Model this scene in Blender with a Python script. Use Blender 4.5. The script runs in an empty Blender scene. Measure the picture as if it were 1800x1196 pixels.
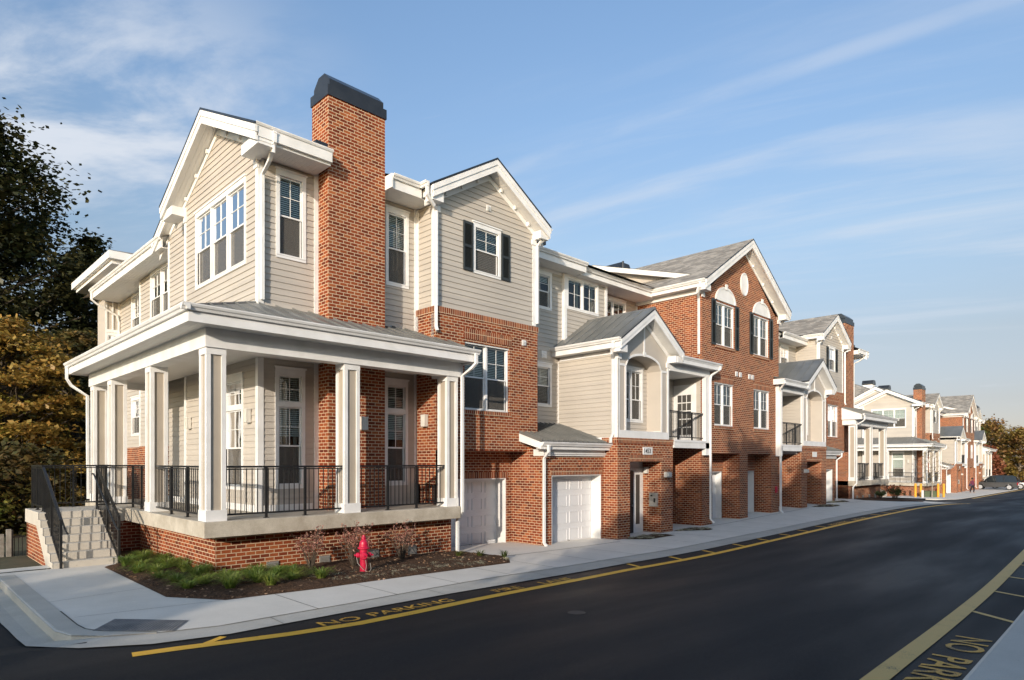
import bpy, math, random
from mathutils import Vector, Matrix, noise
random.seed(7)
scn = bpy.context.scene
COL = scn.collection
PI = math.pi
# ------------------------------------------------------------------ materials
def M(name):
    m = bpy.data.materials.new(name); m.use_nodes = True
    nt = m.node_tree; nt.nodes.clear()
    o = nt.nodes.new('ShaderNodeOutputMaterial'); b = nt.nodes.new('ShaderNodeBsdfPrincipled')
    nt.links.new(b.outputs[0], o.inputs[0])
    return m, nt, b
def nd(nt, t, **k):
    n = nt.nodes.new('ShaderNode' + t)
    for a, v in k.items():
        if a.startswith('_'): n.inputs[a[1:].replace('_', ' ')].default_value = v
        else: setattr(n, a, v)
    return n
def lk(nt, a, b): nt.links.new(a, b)
def ramp(nt, src, stops):
    r = nt.nodes.new('ShaderNodeValToRGB'); e = r.color_ramp.elements
    while len(e) < len(stops): e.new(0.5)
    for i, (p, c) in enumerate(stops):
        e[i].position = p; e[i].color = (c[0], c[1], c[2], 1)
    lk(nt, src, r.inputs[0]); return r
def mixc(nt, fac, a, b, mode='MIX'):
    m = nt.nodes.new('ShaderNodeMix'); m.data_type = 'RGBA'; m.blend_type = mode
    for i, v in ((0, fac), (6, a), (7, b)):
        if hasattr(v, 'default_value'): lk(nt, v, m.inputs[i])
        else: m.inputs[i].default_value = v if i == 0 else (v[0], v[1], v[2], 1)
    return m.outputs[2]
def bump(nt, b, h, s=.3, d=.02):
    n = nd(nt, 'Bump'); n.inputs['Strength'].default_value = s; n.inputs['Distance'].default_value = d
    lk(nt, h, n.inputs['Height']); lk(nt, n.outputs[0], b.inputs['Normal'])
def noisy(name, c1, c2, scale=3, rough=.7, bs=.15, bscale=60, det=6, spec=.5, bd=.01):
    m, nt, b = M(name)
    tc = nd(nt, 'TexCoord'); n = nd(nt, 'TexNoise', _Scale=scale, _Detail=det)
    lk(nt, tc.outputs['Object'], n.inputs[0])
    r = ramp(nt, n.outputs[0], [(.35, c1), (.65, c2)])
    lk(nt, r.outputs[0], b.inputs['Base Color'])
    b.inputs['Roughness'].default_value = rough; b.inputs['Specular IOR Level'].default_value = spec
    if bs:
        n2 = nd(nt, 'TexNoise', _Scale=bscale, _Detail=4); lk(nt, tc.outputs['Object'], n2.inputs[0])
        bump(nt, b, n2.outputs[0], bs, bd)
    return m
def facecoord(nt, swap=False):
    """(along-wall, height) coordinate chosen from the face's own object-space normal"""
    tc = nd(nt, 'TexCoord'); s = nd(nt, 'SeparateXYZ'); lk(nt, tc.outputs['Object'], s.inputs[0])
    n = nd(nt, 'SeparateXYZ'); lk(nt, tc.outputs['Normal'], n.inputs[0])
    ab = nd(nt, 'Math', operation='ABSOLUTE'); lk(nt, n.outputs[0], ab.inputs[0])
    gt = nd(nt, 'Math', operation='GREATER_THAN'); lk(nt, ab.outputs[0], gt.inputs[0]); gt.inputs[1].default_value = .6
    mx = nd(nt, 'Mix'); lk(nt, gt.outputs[0], mx.inputs[0]); lk(nt, s.outputs[0], mx.inputs[2]); lk(nt, s.outputs[1], mx.inputs[3])
    abz = nd(nt, 'Math', operation='ABSOLUTE'); lk(nt, n.outputs[2], abz.inputs[0])
    gz = nd(nt, 'Math', operation='GREATER_THAN'); lk(nt, abz.outputs[0], gz.inputs[0]); gz.inputs[1].default_value = .7
    mz = nd(nt, 'Mix'); lk(nt, gz.outputs[0], mz.inputs[0]); lk(nt, s.outputs[2], mz.inputs[2]); lk(nt, s.outputs[1], mz.inputs[3])
    c = nd(nt, 'CombineXYZ')
    lk(nt, mx.outputs[0], c.inputs[1 if swap else 0]); lk(nt, mz.outputs[0], c.inputs[0 if swap else 1])
    return c.outputs[0], tc
def brick_mat(name, swap=False):
    m, nt, b = M(name); co, tc = facecoord(nt, swap)
    t = nd(nt, 'TexBrick'); lk(nt, co, t.inputs[0])
    t.offset = .5 if not swap else 0
    t.inputs['Scale'].default_value = 1
    t.inputs['Brick Width'].default_value = .203 if not swap else .21
    t.inputs['Row Height'].default_value = .0812 if not swap else .076
    t.inputs['Mortar Size'].default_value = .0082; t.inputs['Mortar Smooth'].default_value = .15
    t.inputs['Color1'].default_value = (.0, .0, .0, 1); t.inputs['Color2'].default_value = (1, 1, 1, 1); t.inputs['Mortar'].default_value = (.5, .5, .5, 1)
    r = ramp(nt, t.outputs['Color'], [(0, (.125, .029, .015)), (.3, (.20, .044, .018)), (.7, (.265, .064, .024)), (1, (.335, .105, .038))])
    n = nd(nt, 'TexNoise', _Scale=1.1, _Detail=3); lk(nt, tc.outputs['Object'], n.inputs[0])
    n3 = nd(nt, 'TexNoise', _Scale=45, _Detail=4); lk(nt, tc.outputs['Object'], n3.inputs[0])
    r2 = ramp(nt, n.outputs[0], [(.35, (.85, .82, .8)), (.7, (1.12, 1.1, 1.08))])
    c = mixc(nt, 1.0, r.outputs[0], r2.outputs[0], 'MULTIPLY')
    r3 = ramp(nt, n3.outputs[0], [(.3, (.8, .78, .75)), (.7, (1.15, 1.15, 1.15))])
    c = mixc(nt, .8, c, r3.outputs[0], 'MULTIPLY')
    n4 = nd(nt, 'TexNoise', _Scale=.55, _Detail=5); lk(nt, tc.outputs['Object'], n4.inputs[0])
    ef = ramp(nt, n4.outputs[0], [(.62, (0, 0, 0)), (.8, (.12, .12, .12))])
    c = mixc(nt, ef.outputs[0], c, (.42, .33, .27))
    c = mixc(nt, t.outputs['Fac'], c, (.56, .42, .28))
    lk(nt, c, b.inputs['Base Color']); b.inputs['Roughness'].default_value = .9; b.inputs['Specular IOR Level'].default_value = .15
    inv = nd(nt, 'Math', operation='MULTIPLY_ADD'); lk(nt, t.outputs['Fac'], inv.inputs[0]); inv.inputs[1].default_value = -1; 
    sc = nd(nt, 'Math', operation='MULTIPLY'); lk(nt, n3.outputs[0], sc.inputs[0]); sc.inputs[1].default_value = .35
    lk(nt, sc.outputs[0], inv.inputs[2])
    bump(nt, b, inv.outputs[0], .55, .006)
    return m
BRICK = brick_mat('brick'); SOLD = brick_mat('soldier_brick', True)
def siding_mat(name, base):
    m, nt, b = M(name); co, tc = facecoord(nt)
    mp = nd(nt, 'Mapping'); mp.inputs['Scale'].default_value = (4, 130, 1); lk(nt, co, mp.inputs[0])
    n = nd(nt, 'TexNoise', _Scale=1, _Detail=5); lk(nt, mp.outputs[0], n.inputs[0])
    n2 = nd(nt, 'TexNoise', _Scale=.7, _Detail=4); lk(nt, tc.outputs['Object'], n2.inputs[0])
    br = nd(nt, 'TexBrick'); lk(nt, co, br.inputs[0]); br.offset = .37; br.inputs['Scale'].default_value = 1
    br.inputs['Brick Width'].default_value = 3.66; br.inputs['Row Height'].default_value = .152
    br.inputs['Mortar Size'].default_value = 0; br.inputs['Color1'].default_value = (.94, .94, .94, 1); br.inputs['Color2'].default_value = (1.04, 1.04, 1.03, 1)
    r = ramp(nt, n2.outputs[0], [(.3, [x * .93 for x in base]), (.7, [x * 1.04 for x in base])])
    c = mixc(nt, 1, r.outputs[0], br.outputs['Color'], 'MULTIPLY')
    lk(nt, c, b.inputs['Base Color']); b.inputs['Roughness'].default_value = .62
    bump(nt, b, n.outputs[0], .18, .004)
    return m
SIDE = siding_mat('beige_siding', (.475, .43, .372))
PANEL = noisy('beige_panel', (.465, .415, .355), (.50, .45, .385), 1.5, .6, .05)
WHITE = noisy('white_trim', (.71, .70, .67), (.81, .80, .78), 2.2, .45, .03, 20)
SOFFIT_M = None
def soffit_mat():
    m, nt, b = M('white_soffit'); tc = nd(nt, 'TexCoord'); w = nd(nt, 'TexWave', wave_type='BANDS', bands_direction='X')
    w.inputs['Scale'].default_value = 3.1; w.inputs['Distortion'].default_value = 0
    lk(nt, tc.outputs['Object'], w.inputs[0])
    r = ramp(nt, w.outputs[0], [(0, (.0, .0, .0)), (.10, (1, 1, 1))])
    b.inputs['Base Color'].default_value = (.74, .73, .70, 1); b.inputs['Roughness'].default_value = .5
    bump(nt, b, r.outputs[0], .8, .008); return m
SOFF = soffit_mat()
def metalroof():
    m, nt, b = M('grey_metal_roof'); tc = nd(nt, 'TexCoord'); n = nd(nt, 'TexNoise', _Scale=1.4, _Detail=5)
    lk(nt, tc.outputs['Object'], n.inputs[0])
    r = ramp(nt, n.outputs[0], [(.35, (.19, .193, .183)), (.65, (.25, .252, .238))]); lk(nt, r.outputs[0], b.inputs['Base Color'])
    rr = ramp(nt, n.outputs[0], [(.35, (.35,) * 3), (.65, (.5,) * 3)]); lk(nt, rr.outputs[0], b.inputs['Roughness'])
    b.inputs['Metallic'].default_value = .45; return m
METAL = metalroof()
def shingle():
    m, nt, b = M('grey_shingles'); tc = nd(nt, 'TexCoord'); s = nd(nt, 'SeparateXYZ'); lk(nt, tc.outputs['Object'], s.inputs[0])
    a = nd(nt, 'Math', operation='ADD'); lk(nt, s.outputs[0], a.inputs[0]); lk(nt, s.outputs[1], a.inputs[1])
    n_ = nd(nt, 'SeparateXYZ'); lk(nt, tc.outputs['Normal'], n_.inputs[0])
    ab = nd(nt, 'Math', operation='ABSOLUTE'); lk(nt, n_.outputs[0], ab.inputs[0])
    gt = nd(nt, 'Math', operation='GREATER_THAN'); lk(nt, ab.outputs[0], gt.inputs[0]); gt.inputs[1].default_value = .3
    mx = nd(nt, 'Mix'); lk(nt, gt.outputs[0], mx.inputs[0]); lk(nt, s.outputs[0], mx.inputs[2]); lk(nt, s.outputs[1], mx.inputs[3])
    c = nd(nt, 'CombineXYZ'); lk(nt, mx.outputs[0], c.inputs[0]); lk(nt, s.outputs[2], c.inputs[1])
    t = nd(nt, 'TexBrick'); lk(nt, c.outputs[0], t.inputs[0]); t.offset = .37; t.inputs['Scale'].default_value = 1
    t.inputs['Brick Width'].default_value = .33; t.inputs['Row Height'].default_value = .075; t.inputs['Mortar Size'].default_value = .006
    t.inputs['Color1'].default_value = (0, 0, 0, 1); t.inputs['Color2'].default_value = (1, 1, 1, 1); t.inputs['Mortar'].default_value = (0, 0, 0, 1)
    r = ramp(nt, t.outputs['Color'], [(0, (.17, .155, .135)), (.5, (.26, .24, .21)), (1, (.36, .33, .285))])
    n = nd(nt, 'TexNoise', _Scale=1.5, _Detail=5); lk(nt, tc.outputs['Object'], n.inputs[0])
    r2 = ramp(nt, n.outputs[0], [(.3, (.8, .8, .8)), (.7, (1.15, 1.15, 1.15))])
    cc = mixc(nt, 1, r.outputs[0], r2.outputs[0], 'MULTIPLY'); lk(nt, cc, b.inputs['Base Color']); b.inputs['Roughness'].default_value = .9
    bump(nt, b, t.outputs['Fac'], -.5, .01); return m
SHING = shingle()
def glass():
    m = bpy.data.materials.new('window_glass'); m.use_nodes = True; nt = m.node_tree; nt.nodes.clear()
    o = nt.nodes.new('ShaderNodeOutputMaterial'); t = nd(nt, 'BsdfTransparent'); t.inputs[0].default_value = (.78, .84, .82, 1)
    g = nd(nt, 'BsdfGlossy'); g.inputs['Roughness'].default_value = .02; g.inputs[0].default_value = (.95, .97, 1, 1)
    f = nd(nt, 'Fresnel'); f.inputs[0].default_value = 1.5; mx = nd(nt, 'MixShader')
    tc = nd(nt, 'TexCoord'); n = nd(nt, 'TexNoise', _Scale=1.7, _Detail=1); lk(nt, tc.outputs['Object'], n.inputs[0])
    bp = nd(nt, 'Bump'); bp.inputs['Strength'].default_value = .12; bp.inputs['Distance'].default_value = .03
    lk(nt, n.outputs[0], bp.inputs['Height']); lk(nt, bp.outputs[0], g.inputs['Normal'])
    ad = nd(nt, 'Math', operation='MULTIPLY_ADD', use_clamp=True); lk(nt, f.outputs[0], ad.inputs[0]); ad.inputs[1].default_value = 1.3; ad.inputs[2].default_value = .02
    lk(nt, ad.outputs[0], mx.inputs[0]); lk(nt, t.outputs[0], mx.inputs[1]); lk(nt, g.outputs[0], mx.inputs[2]); lk(nt, mx.outputs[0], o.inputs[0])
    return m
GLASS = glass()
SCREEN = noisy('insect_screen', (.062, .058, .052), (.075, .07, .062), 2, .45, .1, 300)
PILP = noisy('pillar_panel', (.39, .335, .265), (.43, .37, .295), 1.5, .6, .05)
BLIND = noisy('white_blind', (.82, .84, .79), (.86, .87, .83), 2, .6, 0)
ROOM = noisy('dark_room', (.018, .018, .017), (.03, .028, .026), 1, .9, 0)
CURT = noisy('curtain', (.32, .30, .24), (.42, .39, .32), 6, .9, .3, 12)
GARAGE = noisy('white_garage_door', (.66, .66, .66), (.70, .70, .70), 1, .4, .03)
SHUT = noisy('charcoal_shutter', (.028, .032, .032), (.035, .04, .04), 2, .45, .05)
BLACK = noisy('black_metal', (.012, .012, .013), (.02, .02, .02), 4, .35, .03)
CAPM = noisy('black_cap_metal', (.018, .021, .026), (.03, .034, .04), 2, .28, .03)
def concrete(name, a, b_, st=.5, sc=1.2):
    m, nt, b = M(name); tc = nd(nt, 'TexCoord')
    n = nd(nt, 'TexNoise', _Scale=sc, _Detail=8); lk(nt, tc.outputs['Object'], n.inputs[0])
    n.inputs['Roughness'].default_value = .65
    n2 = nd(nt, 'TexNoise', _Scale=120, _Detail=3); lk(nt, tc.outputs['Object'], n2.inputs[0])
    r = ramp(nt, n.outputs[0], [(.3, a), (.7, b_)])
    r2 = ramp(nt, n2.outputs[0], [(.3, (1 - .25 * st,) * 3), (.7, (1 + .12 * st,) * 3)])
    n5 = nd(nt, 'TexVoronoi', _Scale=2.3); lk(nt, tc.outputs['Object'], n5.inputs[0])
    r5 = ramp(nt, n5.outputs['Distance'], [(0, (.45, .42, .38)), (.035, (1, 1, 1))])
    c = mixc(nt, 1, r.outputs[0], r2.outputs[0], 'MULTIPLY'); c = mixc(nt, .6, c, r5.outputs[0], 'MULTIPLY')
    lk(nt, c, b.inputs['Base Color']); b.inputs['Roughness'].default_value = .85
    bump(nt, b, n2.outputs[0], .25, .004); return m
WALK = concrete('sidewalk_concrete', (.61, .575, .51), (.71, .67, .60))
PAN = concrete('gutter_concrete', (.40, .38, .335), (.52, .495, .44), .9)
SLAB = concrete('slab_concrete', (.36, .31, .235), (.60, .54, .44), 1.0, 2.2)
STAIR = concrete('stair_concrete', (.5, .455, .38), (.6, .55, .47), .6)
def asphalt():
    m, nt, b = M('asphalt'); tc = nd(nt, 'TexCoord')
    n = nd(nt, 'TexNoise', _Scale=140, _Detail=4); lk(nt, tc.outputs['Object'], n.inputs[0])
    mp = nd(nt, 'Mapping'); mp.inputs['Scale'].default_value = (.12, .7, 1); lk(nt, tc.outputs['Object'], mp.inputs[0])
    n2 = nd(nt, 'TexNoise', _Scale=1.2, _Detail=6); lk(nt, mp.outputs[0], n2.inputs[0])
    r = ramp(nt, n.outputs[0], [(.3, (.009, .0093, .010)), (.6, (.018, .0183, .0195)), (.8, (.05, .05, .05))])
    r2 = ramp(nt, n2.outputs[0], [(.35, (.78, .78, .8)), (.65, (1.3, 1.3, 1.28))])
    c = mixc(nt, 1, r.outputs[0], r2.outputs[0], 'MULTIPLY'); lk(nt, c, b.inputs['Base Color'])
    n6 = nd(nt, 'TexNoise', _Scale=38, _Detail=5); lk(nt, tc.outputs['Object'], n6.inputs[0]); n6.inputs['Roughness'].default_value = .75
    r6 = ramp(nt, n6.outputs[0], [(.35, (.62,) * 3), (.5, (1,) * 3), (.68, (1.7,) * 3)]); c = mixc(nt, .75, c, r6.outputs[0], 'MULTIPLY'); lk(nt, c, b.inputs['Base Color'])
    rr = ramp(nt, n2.outputs[0], [(.35, (.55,) * 3), (.65, (.78,) * 3)]); lk(nt, rr.outputs[0], b.inputs['Roughness'])
    b.inputs['Specular IOR Level'].default_value = .22
    bump(nt, b, n.outputs[0], .7, .006); return m
ASPH = asphalt()
def paint(name, c, lo_=.5, hi_=.66):
    m, nt, b = M(name); tc = nd(nt, 'TexCoord')
    n = nd(nt, 'TexNoise', _Scale=70, _Detail=5); lk(nt, tc.outputs['Object'], n.inputs[0])
    n2 = nd(nt, 'TexNoise', _Scale=3, _Detail=5); lk(nt, tc.outputs['Object'], n2.inputs[0])
    mu = nd(nt, 'Math', operation='MULTIPLY_ADD'); lk(nt, n2.outputs[0], mu.inputs[0]); mu.inputs[1].default_value = .6; lk(nt, n.outputs[0], mu.inputs[2])
    r = ramp(nt, mu.outputs[0], [(lo_, (.05, .04, .025)), (hi_, c)]); lk(nt, r.outputs[0], b.inputs['Base Color'])
    b.inputs['Roughness'].default_value = .6; bump(nt, b, n.outputs[0], .5, .004); return m
YEL = paint('yellow_paint', (.88, .47, .04))
YELD = paint('dusty_yellow_paint', (.72, .46, .13))
YTXT = paint('yellow_stencil_paint', (.82, .43, .04), .6, .85)
MULCH = noisy('mulch', (.035, .02, .012), (.12, .07, .042), 28, .95, 1, 50, 8, .2, .04)
DIRT = noisy('grass_ground', (.045, .05, .022), (.075, .068, .035), 3, .95, .6, 40)
RED = noisy('hydrant_red_paint', (.40, .008, .035), (.50, .014, .055), 9, .28, .05, 30)
YPOST = noisy('bollard_yellow_paint', (.75, .33, .02), (.8, .38, .03), 3, .4, .03)
GREENBOX = noisy('green_box_paint', (.085, .11, .06), (.10, .125, .07), 3, .5, .05)
VENTM = noisy('vent_metal', (.20, .195, .18), (.26, .25, .23), 4, .45, .05)
STEEL = noisy('steel_plate', (.32, .31, .28), (.38, .36, .33), 4, .35, .05); 
DARKDOOR = noisy('dark_door_paint', (.02, .024, .024), (.03, .034, .033), 2, .35, .03)
LAMPM = noisy('lamp_cover', (.62, .60, .55), (.7, .68, .62), 3, .3, 0)
BARK = noisy('bark', (.055, .042, .03), (.11, .09, .07), 12, .95, .8, 20, 6, .2, .03)
PALEBARK = noisy('pale_bark', (.26, .22, .17), (.36, .31, .25), 8, .9, .5, 20, 6, .2, .02)
def leaf(name, cols, sc=.5, tr=.3):
    m = bpy.data.materials.new(name); m.use_nodes = True; nt = m.node_tree; nt.nodes.clear()
    o = nt.nodes.new('ShaderNodeOutputMaterial'); tc = nd(nt, 'TexCoord')
    n = nd(nt, 'TexNoise', _Scale=sc, _Detail=6); lk(nt, tc.outputs['Object'], n.inputs[0]); n.inputs['Roughness'].default_value = .8
    k = len(cols); r = ramp(nt, n.outputs[0], [(.3 + .4 * i / max(1, k - 1), c) for i, c in enumerate(cols)])
    d = nd(nt, 'BsdfDiffuse'); t = nd(nt, 'BsdfTranslucent'); g = nd(nt, 'BsdfGlossy'); g.inputs['Roughness'].default_value = .5
    mx = nd(nt, 'MixShader'); mx.inputs[0].default_value = tr; m2 = nd(nt, 'MixShader'); m2.inputs[0].default_value = .04
    lk(nt, r.outputs[0], d.inputs[0]); lk(nt, r.outputs[0], t.inputs[0]); lk(nt, d.outputs[0], mx.inputs[1]); lk(nt, t.outputs[0], mx.inputs[2])
    lk(nt, mx.outputs[0], m2.inputs[1]); lk(nt, g.outputs[0], m2.inputs[2]); lk(nt, m2.outputs[0], o.inputs[0]); return m
LOAK = leaf('oak_leaves', [(.014, .024, .010), (.03, .042, .014), (.055, .05, .016), (.026, .034, .013)], .5, .25)
LMAPLE = leaf('maple_leaves', [(.05, .08, .018), (.16, .17, .035), (.40, .20, .045), (.25, .20, .045), (.44, .25, .06), (.12, .15, .03), (.05, .08, .02)], .8)
LMAPLE2 = leaf('yellow_maple_leaves', [(.06, .10, .02), (.17, .21, .035), (.38, .30, .06), (.24, .22, .04), (.08, .13, .025), (.42, .25, .06)], .5)
LMAPLE3 = leaf('brown_maple_leaves', [(.03, .04, .014), (.12, .07, .02), (.07, .075, .02), (.20, .12, .035), (.04, .05, .015)], .5)
LGREEN = leaf('green_leaves', [(.03, .055, .014), (.09, .11, .025), (.16, .15, .035)], .4)
LRED = leaf('red_leaves', [(.16, .07, .04), (.30, .10, .05), (.22, .14, .055)], .5)
LGOLD = leaf('gold_leaves', [(.14, .13, .035), (.28, .21, .05), (.22, .10, .04), (.12, .14, .035)], .3)
LSHRUB = leaf('shrub_leaves', [(.18, .11, .06), (.36, .13, .10), (.46, .26, .18), (.26, .20, .11)], 9)
LBLADE = leaf('grass_blades', [(.05, .10, .016), (.12, .20, .03), (.26, .30, .06), (.34, .32, .12)], 3, .4)
LVAR = leaf('variegated_blades', [(.20, .20, .12), (.48, .45, .32), (.26, .24, .12)], 9, .2)
LDRY = leaf('dry_leaves', [(.32, .18, .10), (.50, .33, .21), (.20, .10, .05)], 12, .1)
# ------------------------------------------------------------------ mesh builder
C0 = 26.95
ORG = (C0, 20.0, 0.0)
class MB:
    def __init__(s): s.v = []; s.f = []; s.m = []; s.F = None; s.mat = 0
    def P(s, p): return s.F(*p) if s.F else p
    def poly(s, pts):
        i = len(s.v); s.v += [s.P(p) for p in pts]; s.f.append(tuple(range(i, i + len(pts)))); s.m.append(s.mat)
    def box(s, a0, a1, b0, b1, c0, c1):
        i = len(s.v)
        s.v += [s.P(p) for p in ((a0, b0, c0), (a1, b0, c0), (a1, b1, c0), (a0, b1, c0), (a0, b0, c1), (a1, b0, c1), (a1, b1, c1), (a0, b1, c1))]
        for q in ((0, 3, 2, 1), (4, 5, 6, 7), (0, 1, 5, 4), (1, 2, 6, 5), (2, 3, 7, 6), (3, 0, 4, 7)):
            s.f.append(tuple(i + k for k in q)); s.m.append(s.mat)
    def prism(s, pts, axis, a0, a1):
        """pts: 2D polygon in the two other axes (in order), extruded along axis"""
        n = len(pts); i = len(s.v)
        for a in (a0, a1):
            for p in pts:
                q = [a, p[0], p[1]] if axis == 0 else [p[0], a, p[1]] if axis == 1 else [p[0], p[1], a]
                s.v.append(s.P(q))
        s.f.append(tuple(range(i, i + n))); s.m.append(s.mat); s.f.append(tuple(range(i + 2 * n - 1, i + n - 1, -1))); s.m.append(s.mat)
        for k in range(n):
            l = (k + 1) % n; s.f.append((i + k, i + l, i + n + l, i + n + k)); s.m.append(s.mat)
    def sweep(s, p0, p1, out, prof):
        """2-point sweep of a profile given as (outward, up)"""
        i = len(s.v); n = len(prof)
        for p in (p0, p1):
            for a, b in prof: s.v.append(s.P((p[0] + out[0] * a, p[1] + out[1] * a, p[2] + b)))
        s.f.append(tuple(range(i, i + n))); s.m.append(s.mat); s.f.append(tuple(range(i + n, i + 2 * n))); s.m.append(s.mat)
        for k in range(n):
            l = (k + 1) % n; s.f.append((i + k, i + l, i + n + l, i + n + k)); s.m.append(s.mat)
    def tube(s, pts, r, n=8, cap=True, ph=0):
        pts = [Vector(s.P(p)) for p in pts]; rr = r if isinstance(r, (list, tuple)) else [r] * len(pts)
        rings = []; up = None
        for k, p in enumerate(pts):
            d = (pts[min(k + 1, len(pts) - 1)] - pts[max(k - 1, 0)]).normalized()
            if up is None: up = Vector((0, 0, 1)) if abs(d.z) < .9 else Vector((1, 0, 0))
            x = d.cross(up).normalized(); y = x.cross(d).normalized(); up = y
            i = len(s.v); rings.append(i)
            for j in range(n):
                a = ph + 2 * PI * j / n; s.v.append(tuple(p + x * (rr[k] * math.cos(a)) + y * (rr[k] * math.sin(a))))
        for a, b in zip(rings, rings[1:]):
            for j in range(n): s.f.append((a + j, a + (j + 1) % n, b + (j + 1) % n, b + j)); s.m.append(s.mat)
        if cap:
            s.f.append(tuple(rings[0] + j for j in range(n))); s.m.append(s.mat); s.f.append(tuple(rings[-1] + j for j in range(n))); s.m.append(s.mat)
    def lathe(s, prof, c=(0, 0, 0), n=20, axis=None):
        ax = Vector(axis or (0, 0, 1)).normalized(); t = Vector((0, 0, 1)) if abs(ax.z) < .9 else Vector((1, 0, 0))
        x = ax.cross(t).normalized(); y = ax.cross(x); c = Vector(c); rings = []
        for r, h in prof:
            rings.append(len(s.v))
            for j in range(n):
                a = 2 * PI * j / n; s.v.append(tuple(c + ax * h + x * (r * math.cos(a)) + y * (r * math.sin(a))))
        for a, b in zip(rings, rings[1:]):
            for j in range(n): s.f.append((a + j, a + (j + 1) % n, b + (j + 1) % n, b + j)); s.m.append(s.mat)
        for q in (rings[0], rings[-1]): s.f.append(tuple(q + j for j in range(n))); s.m.append(s.mat)
    def build(s, name, mats, parent=None, org=(0, 0, 0), mir=False, smooth=False, bev=0):
        if not isinstance(mats, (list, tuple)): mats = [mats]
        me = bpy.data.meshes.new(name)
        vv = [((2 * C0 - x if mir else x) - org[0], y - org[1], z - org[2]) for x, y, z in s.v]
        me.from_pydata(vv, [], s.f)
        for m in mats: me.materials.append(m)
        me.polygons.foreach_set('material_index', s.m)
        if smooth: me.polygons.foreach_set('use_smooth', [True] * len(s.f))
        me.update()
        o = bpy.data.objects.new(name, me); COL.objects.link(o)
        if bev:
            md = o.modifiers.new('bevel', 'BEVEL'); md.width = bev; md.segments = 2; md.limit_method = 'ANGLE'
        if parent: o.parent = parent
        return o
def tag(o, label, cat=None, group=None, kind=None):
    if label: o['label'] = label
    if cat: o['category'] = cat
    if group: o['group'] = group
    if kind: o['kind'] = kind
    return o
def thing(name, label, cat, loc, rz=0, group=None):
    o = bpy.data.objects.new(name, None); COL.objects.link(o); o.location = loc; o.rotation_euler = (0, 0, rz)
    o.empty_display_size = .3
    return tag(o, label, cat, group)
def copy_tree(o, parent=None):
    kids = list(o.children)
    c = o.copy(); COL.objects.link(c)
    if parent: c.parent = parent
    for ch in kids: copy_tree(ch, c)
    return c
# ------------------------------------------------------------------ building kit
ROOT = thing('apartment_building', 'long brick and beige apartment row nearest the camera, with corner porch and number 1453', 'building', ORG, 0, 'brick and siding apartment rows')
MIR = False
def B(mb, name, mats, parent=None, **k):
    return mb.build(name, mats, parent or ROOT, ORG, MIR, **k)
def FY(y0): return lambda s, d, z: (s, y0 - d, z)          # wall facing the street (-Y)
def FX(x0): return lambda s, d, z: (x0 - d, s, z)          # wall facing -X
def FXp(x0): return lambda s, d, z: (x0 + d, s, z)         # wall facing +X
def wall(mb, F, lo, hi, z0, z1, holes=(), course=None, reveal=0):
    L = lo if callable(lo) else (lambda z: lo); H_ = hi if callable(hi) else (lambda z: hi)
    mb.F = F
    zs = {z0, z1}
    for h in holes: zs |= {h[2], h[3]}
    ph = {}
    if course:
        z = z0
        while z < z1 - 1e-6: zs.add(round(z, 4)); z += course
    zs = sorted(z for z in zs if z0 - 1e-6 <= z <= z1 + 1e-6)
    base = z0
    for za, zb in zip(zs, zs[1:]):
        if zb - za < 1e-4: continue
        da = db = 0
        if course:
            k = math.floor((za - base) / course + 1e-4); zc = base + k * course
            da = .02 * (1 - (za - zc) / course); db = .02 * (1 - (zb - zc) / course)
        hs = sorted((h[0], h[1]) for h in holes if h[2] < zb - 1e-5 and h[3] > za + 1e-5)
        cur = (L(za), L(zb)); segs = []
        for a, b in hs: segs.append((cur, (a, a))); cur = (b, b)
        segs.append((cur, (H_(za), H_(zb))))
        for (a0, a1), (b0, b1) in segs:
            if b0 - a0 < 1e-4 and b1 - a1 < 1e-4: continue
            mb.poly([(a0, da, za), (b0, da, za), (b1, db, zb), (a1, db, zb)])
            if course and da > .0199: mb.poly([(a0, da, za), (b0, da, za), (b0, -.002, za), (a0, -.002, za)])
    if reveal:
        for a, b, c, d in holes:
            for q in ([(a, 0, c), (a, -reveal, c), (a, -reveal, d), (a, 0, d)], [(b, 0, c), (b, -reveal, c), (b, -reveal, d), (b, 0, d)],
                      [(a, 0, d), (b, 0, d), (b, -reveal, d), (a, -reveal, d)], [(a, 0, c), (b, 0, c), (b, -reveal, c), (a, -reveal, c)]): mb.poly(q)
    mb.F = None
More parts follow.
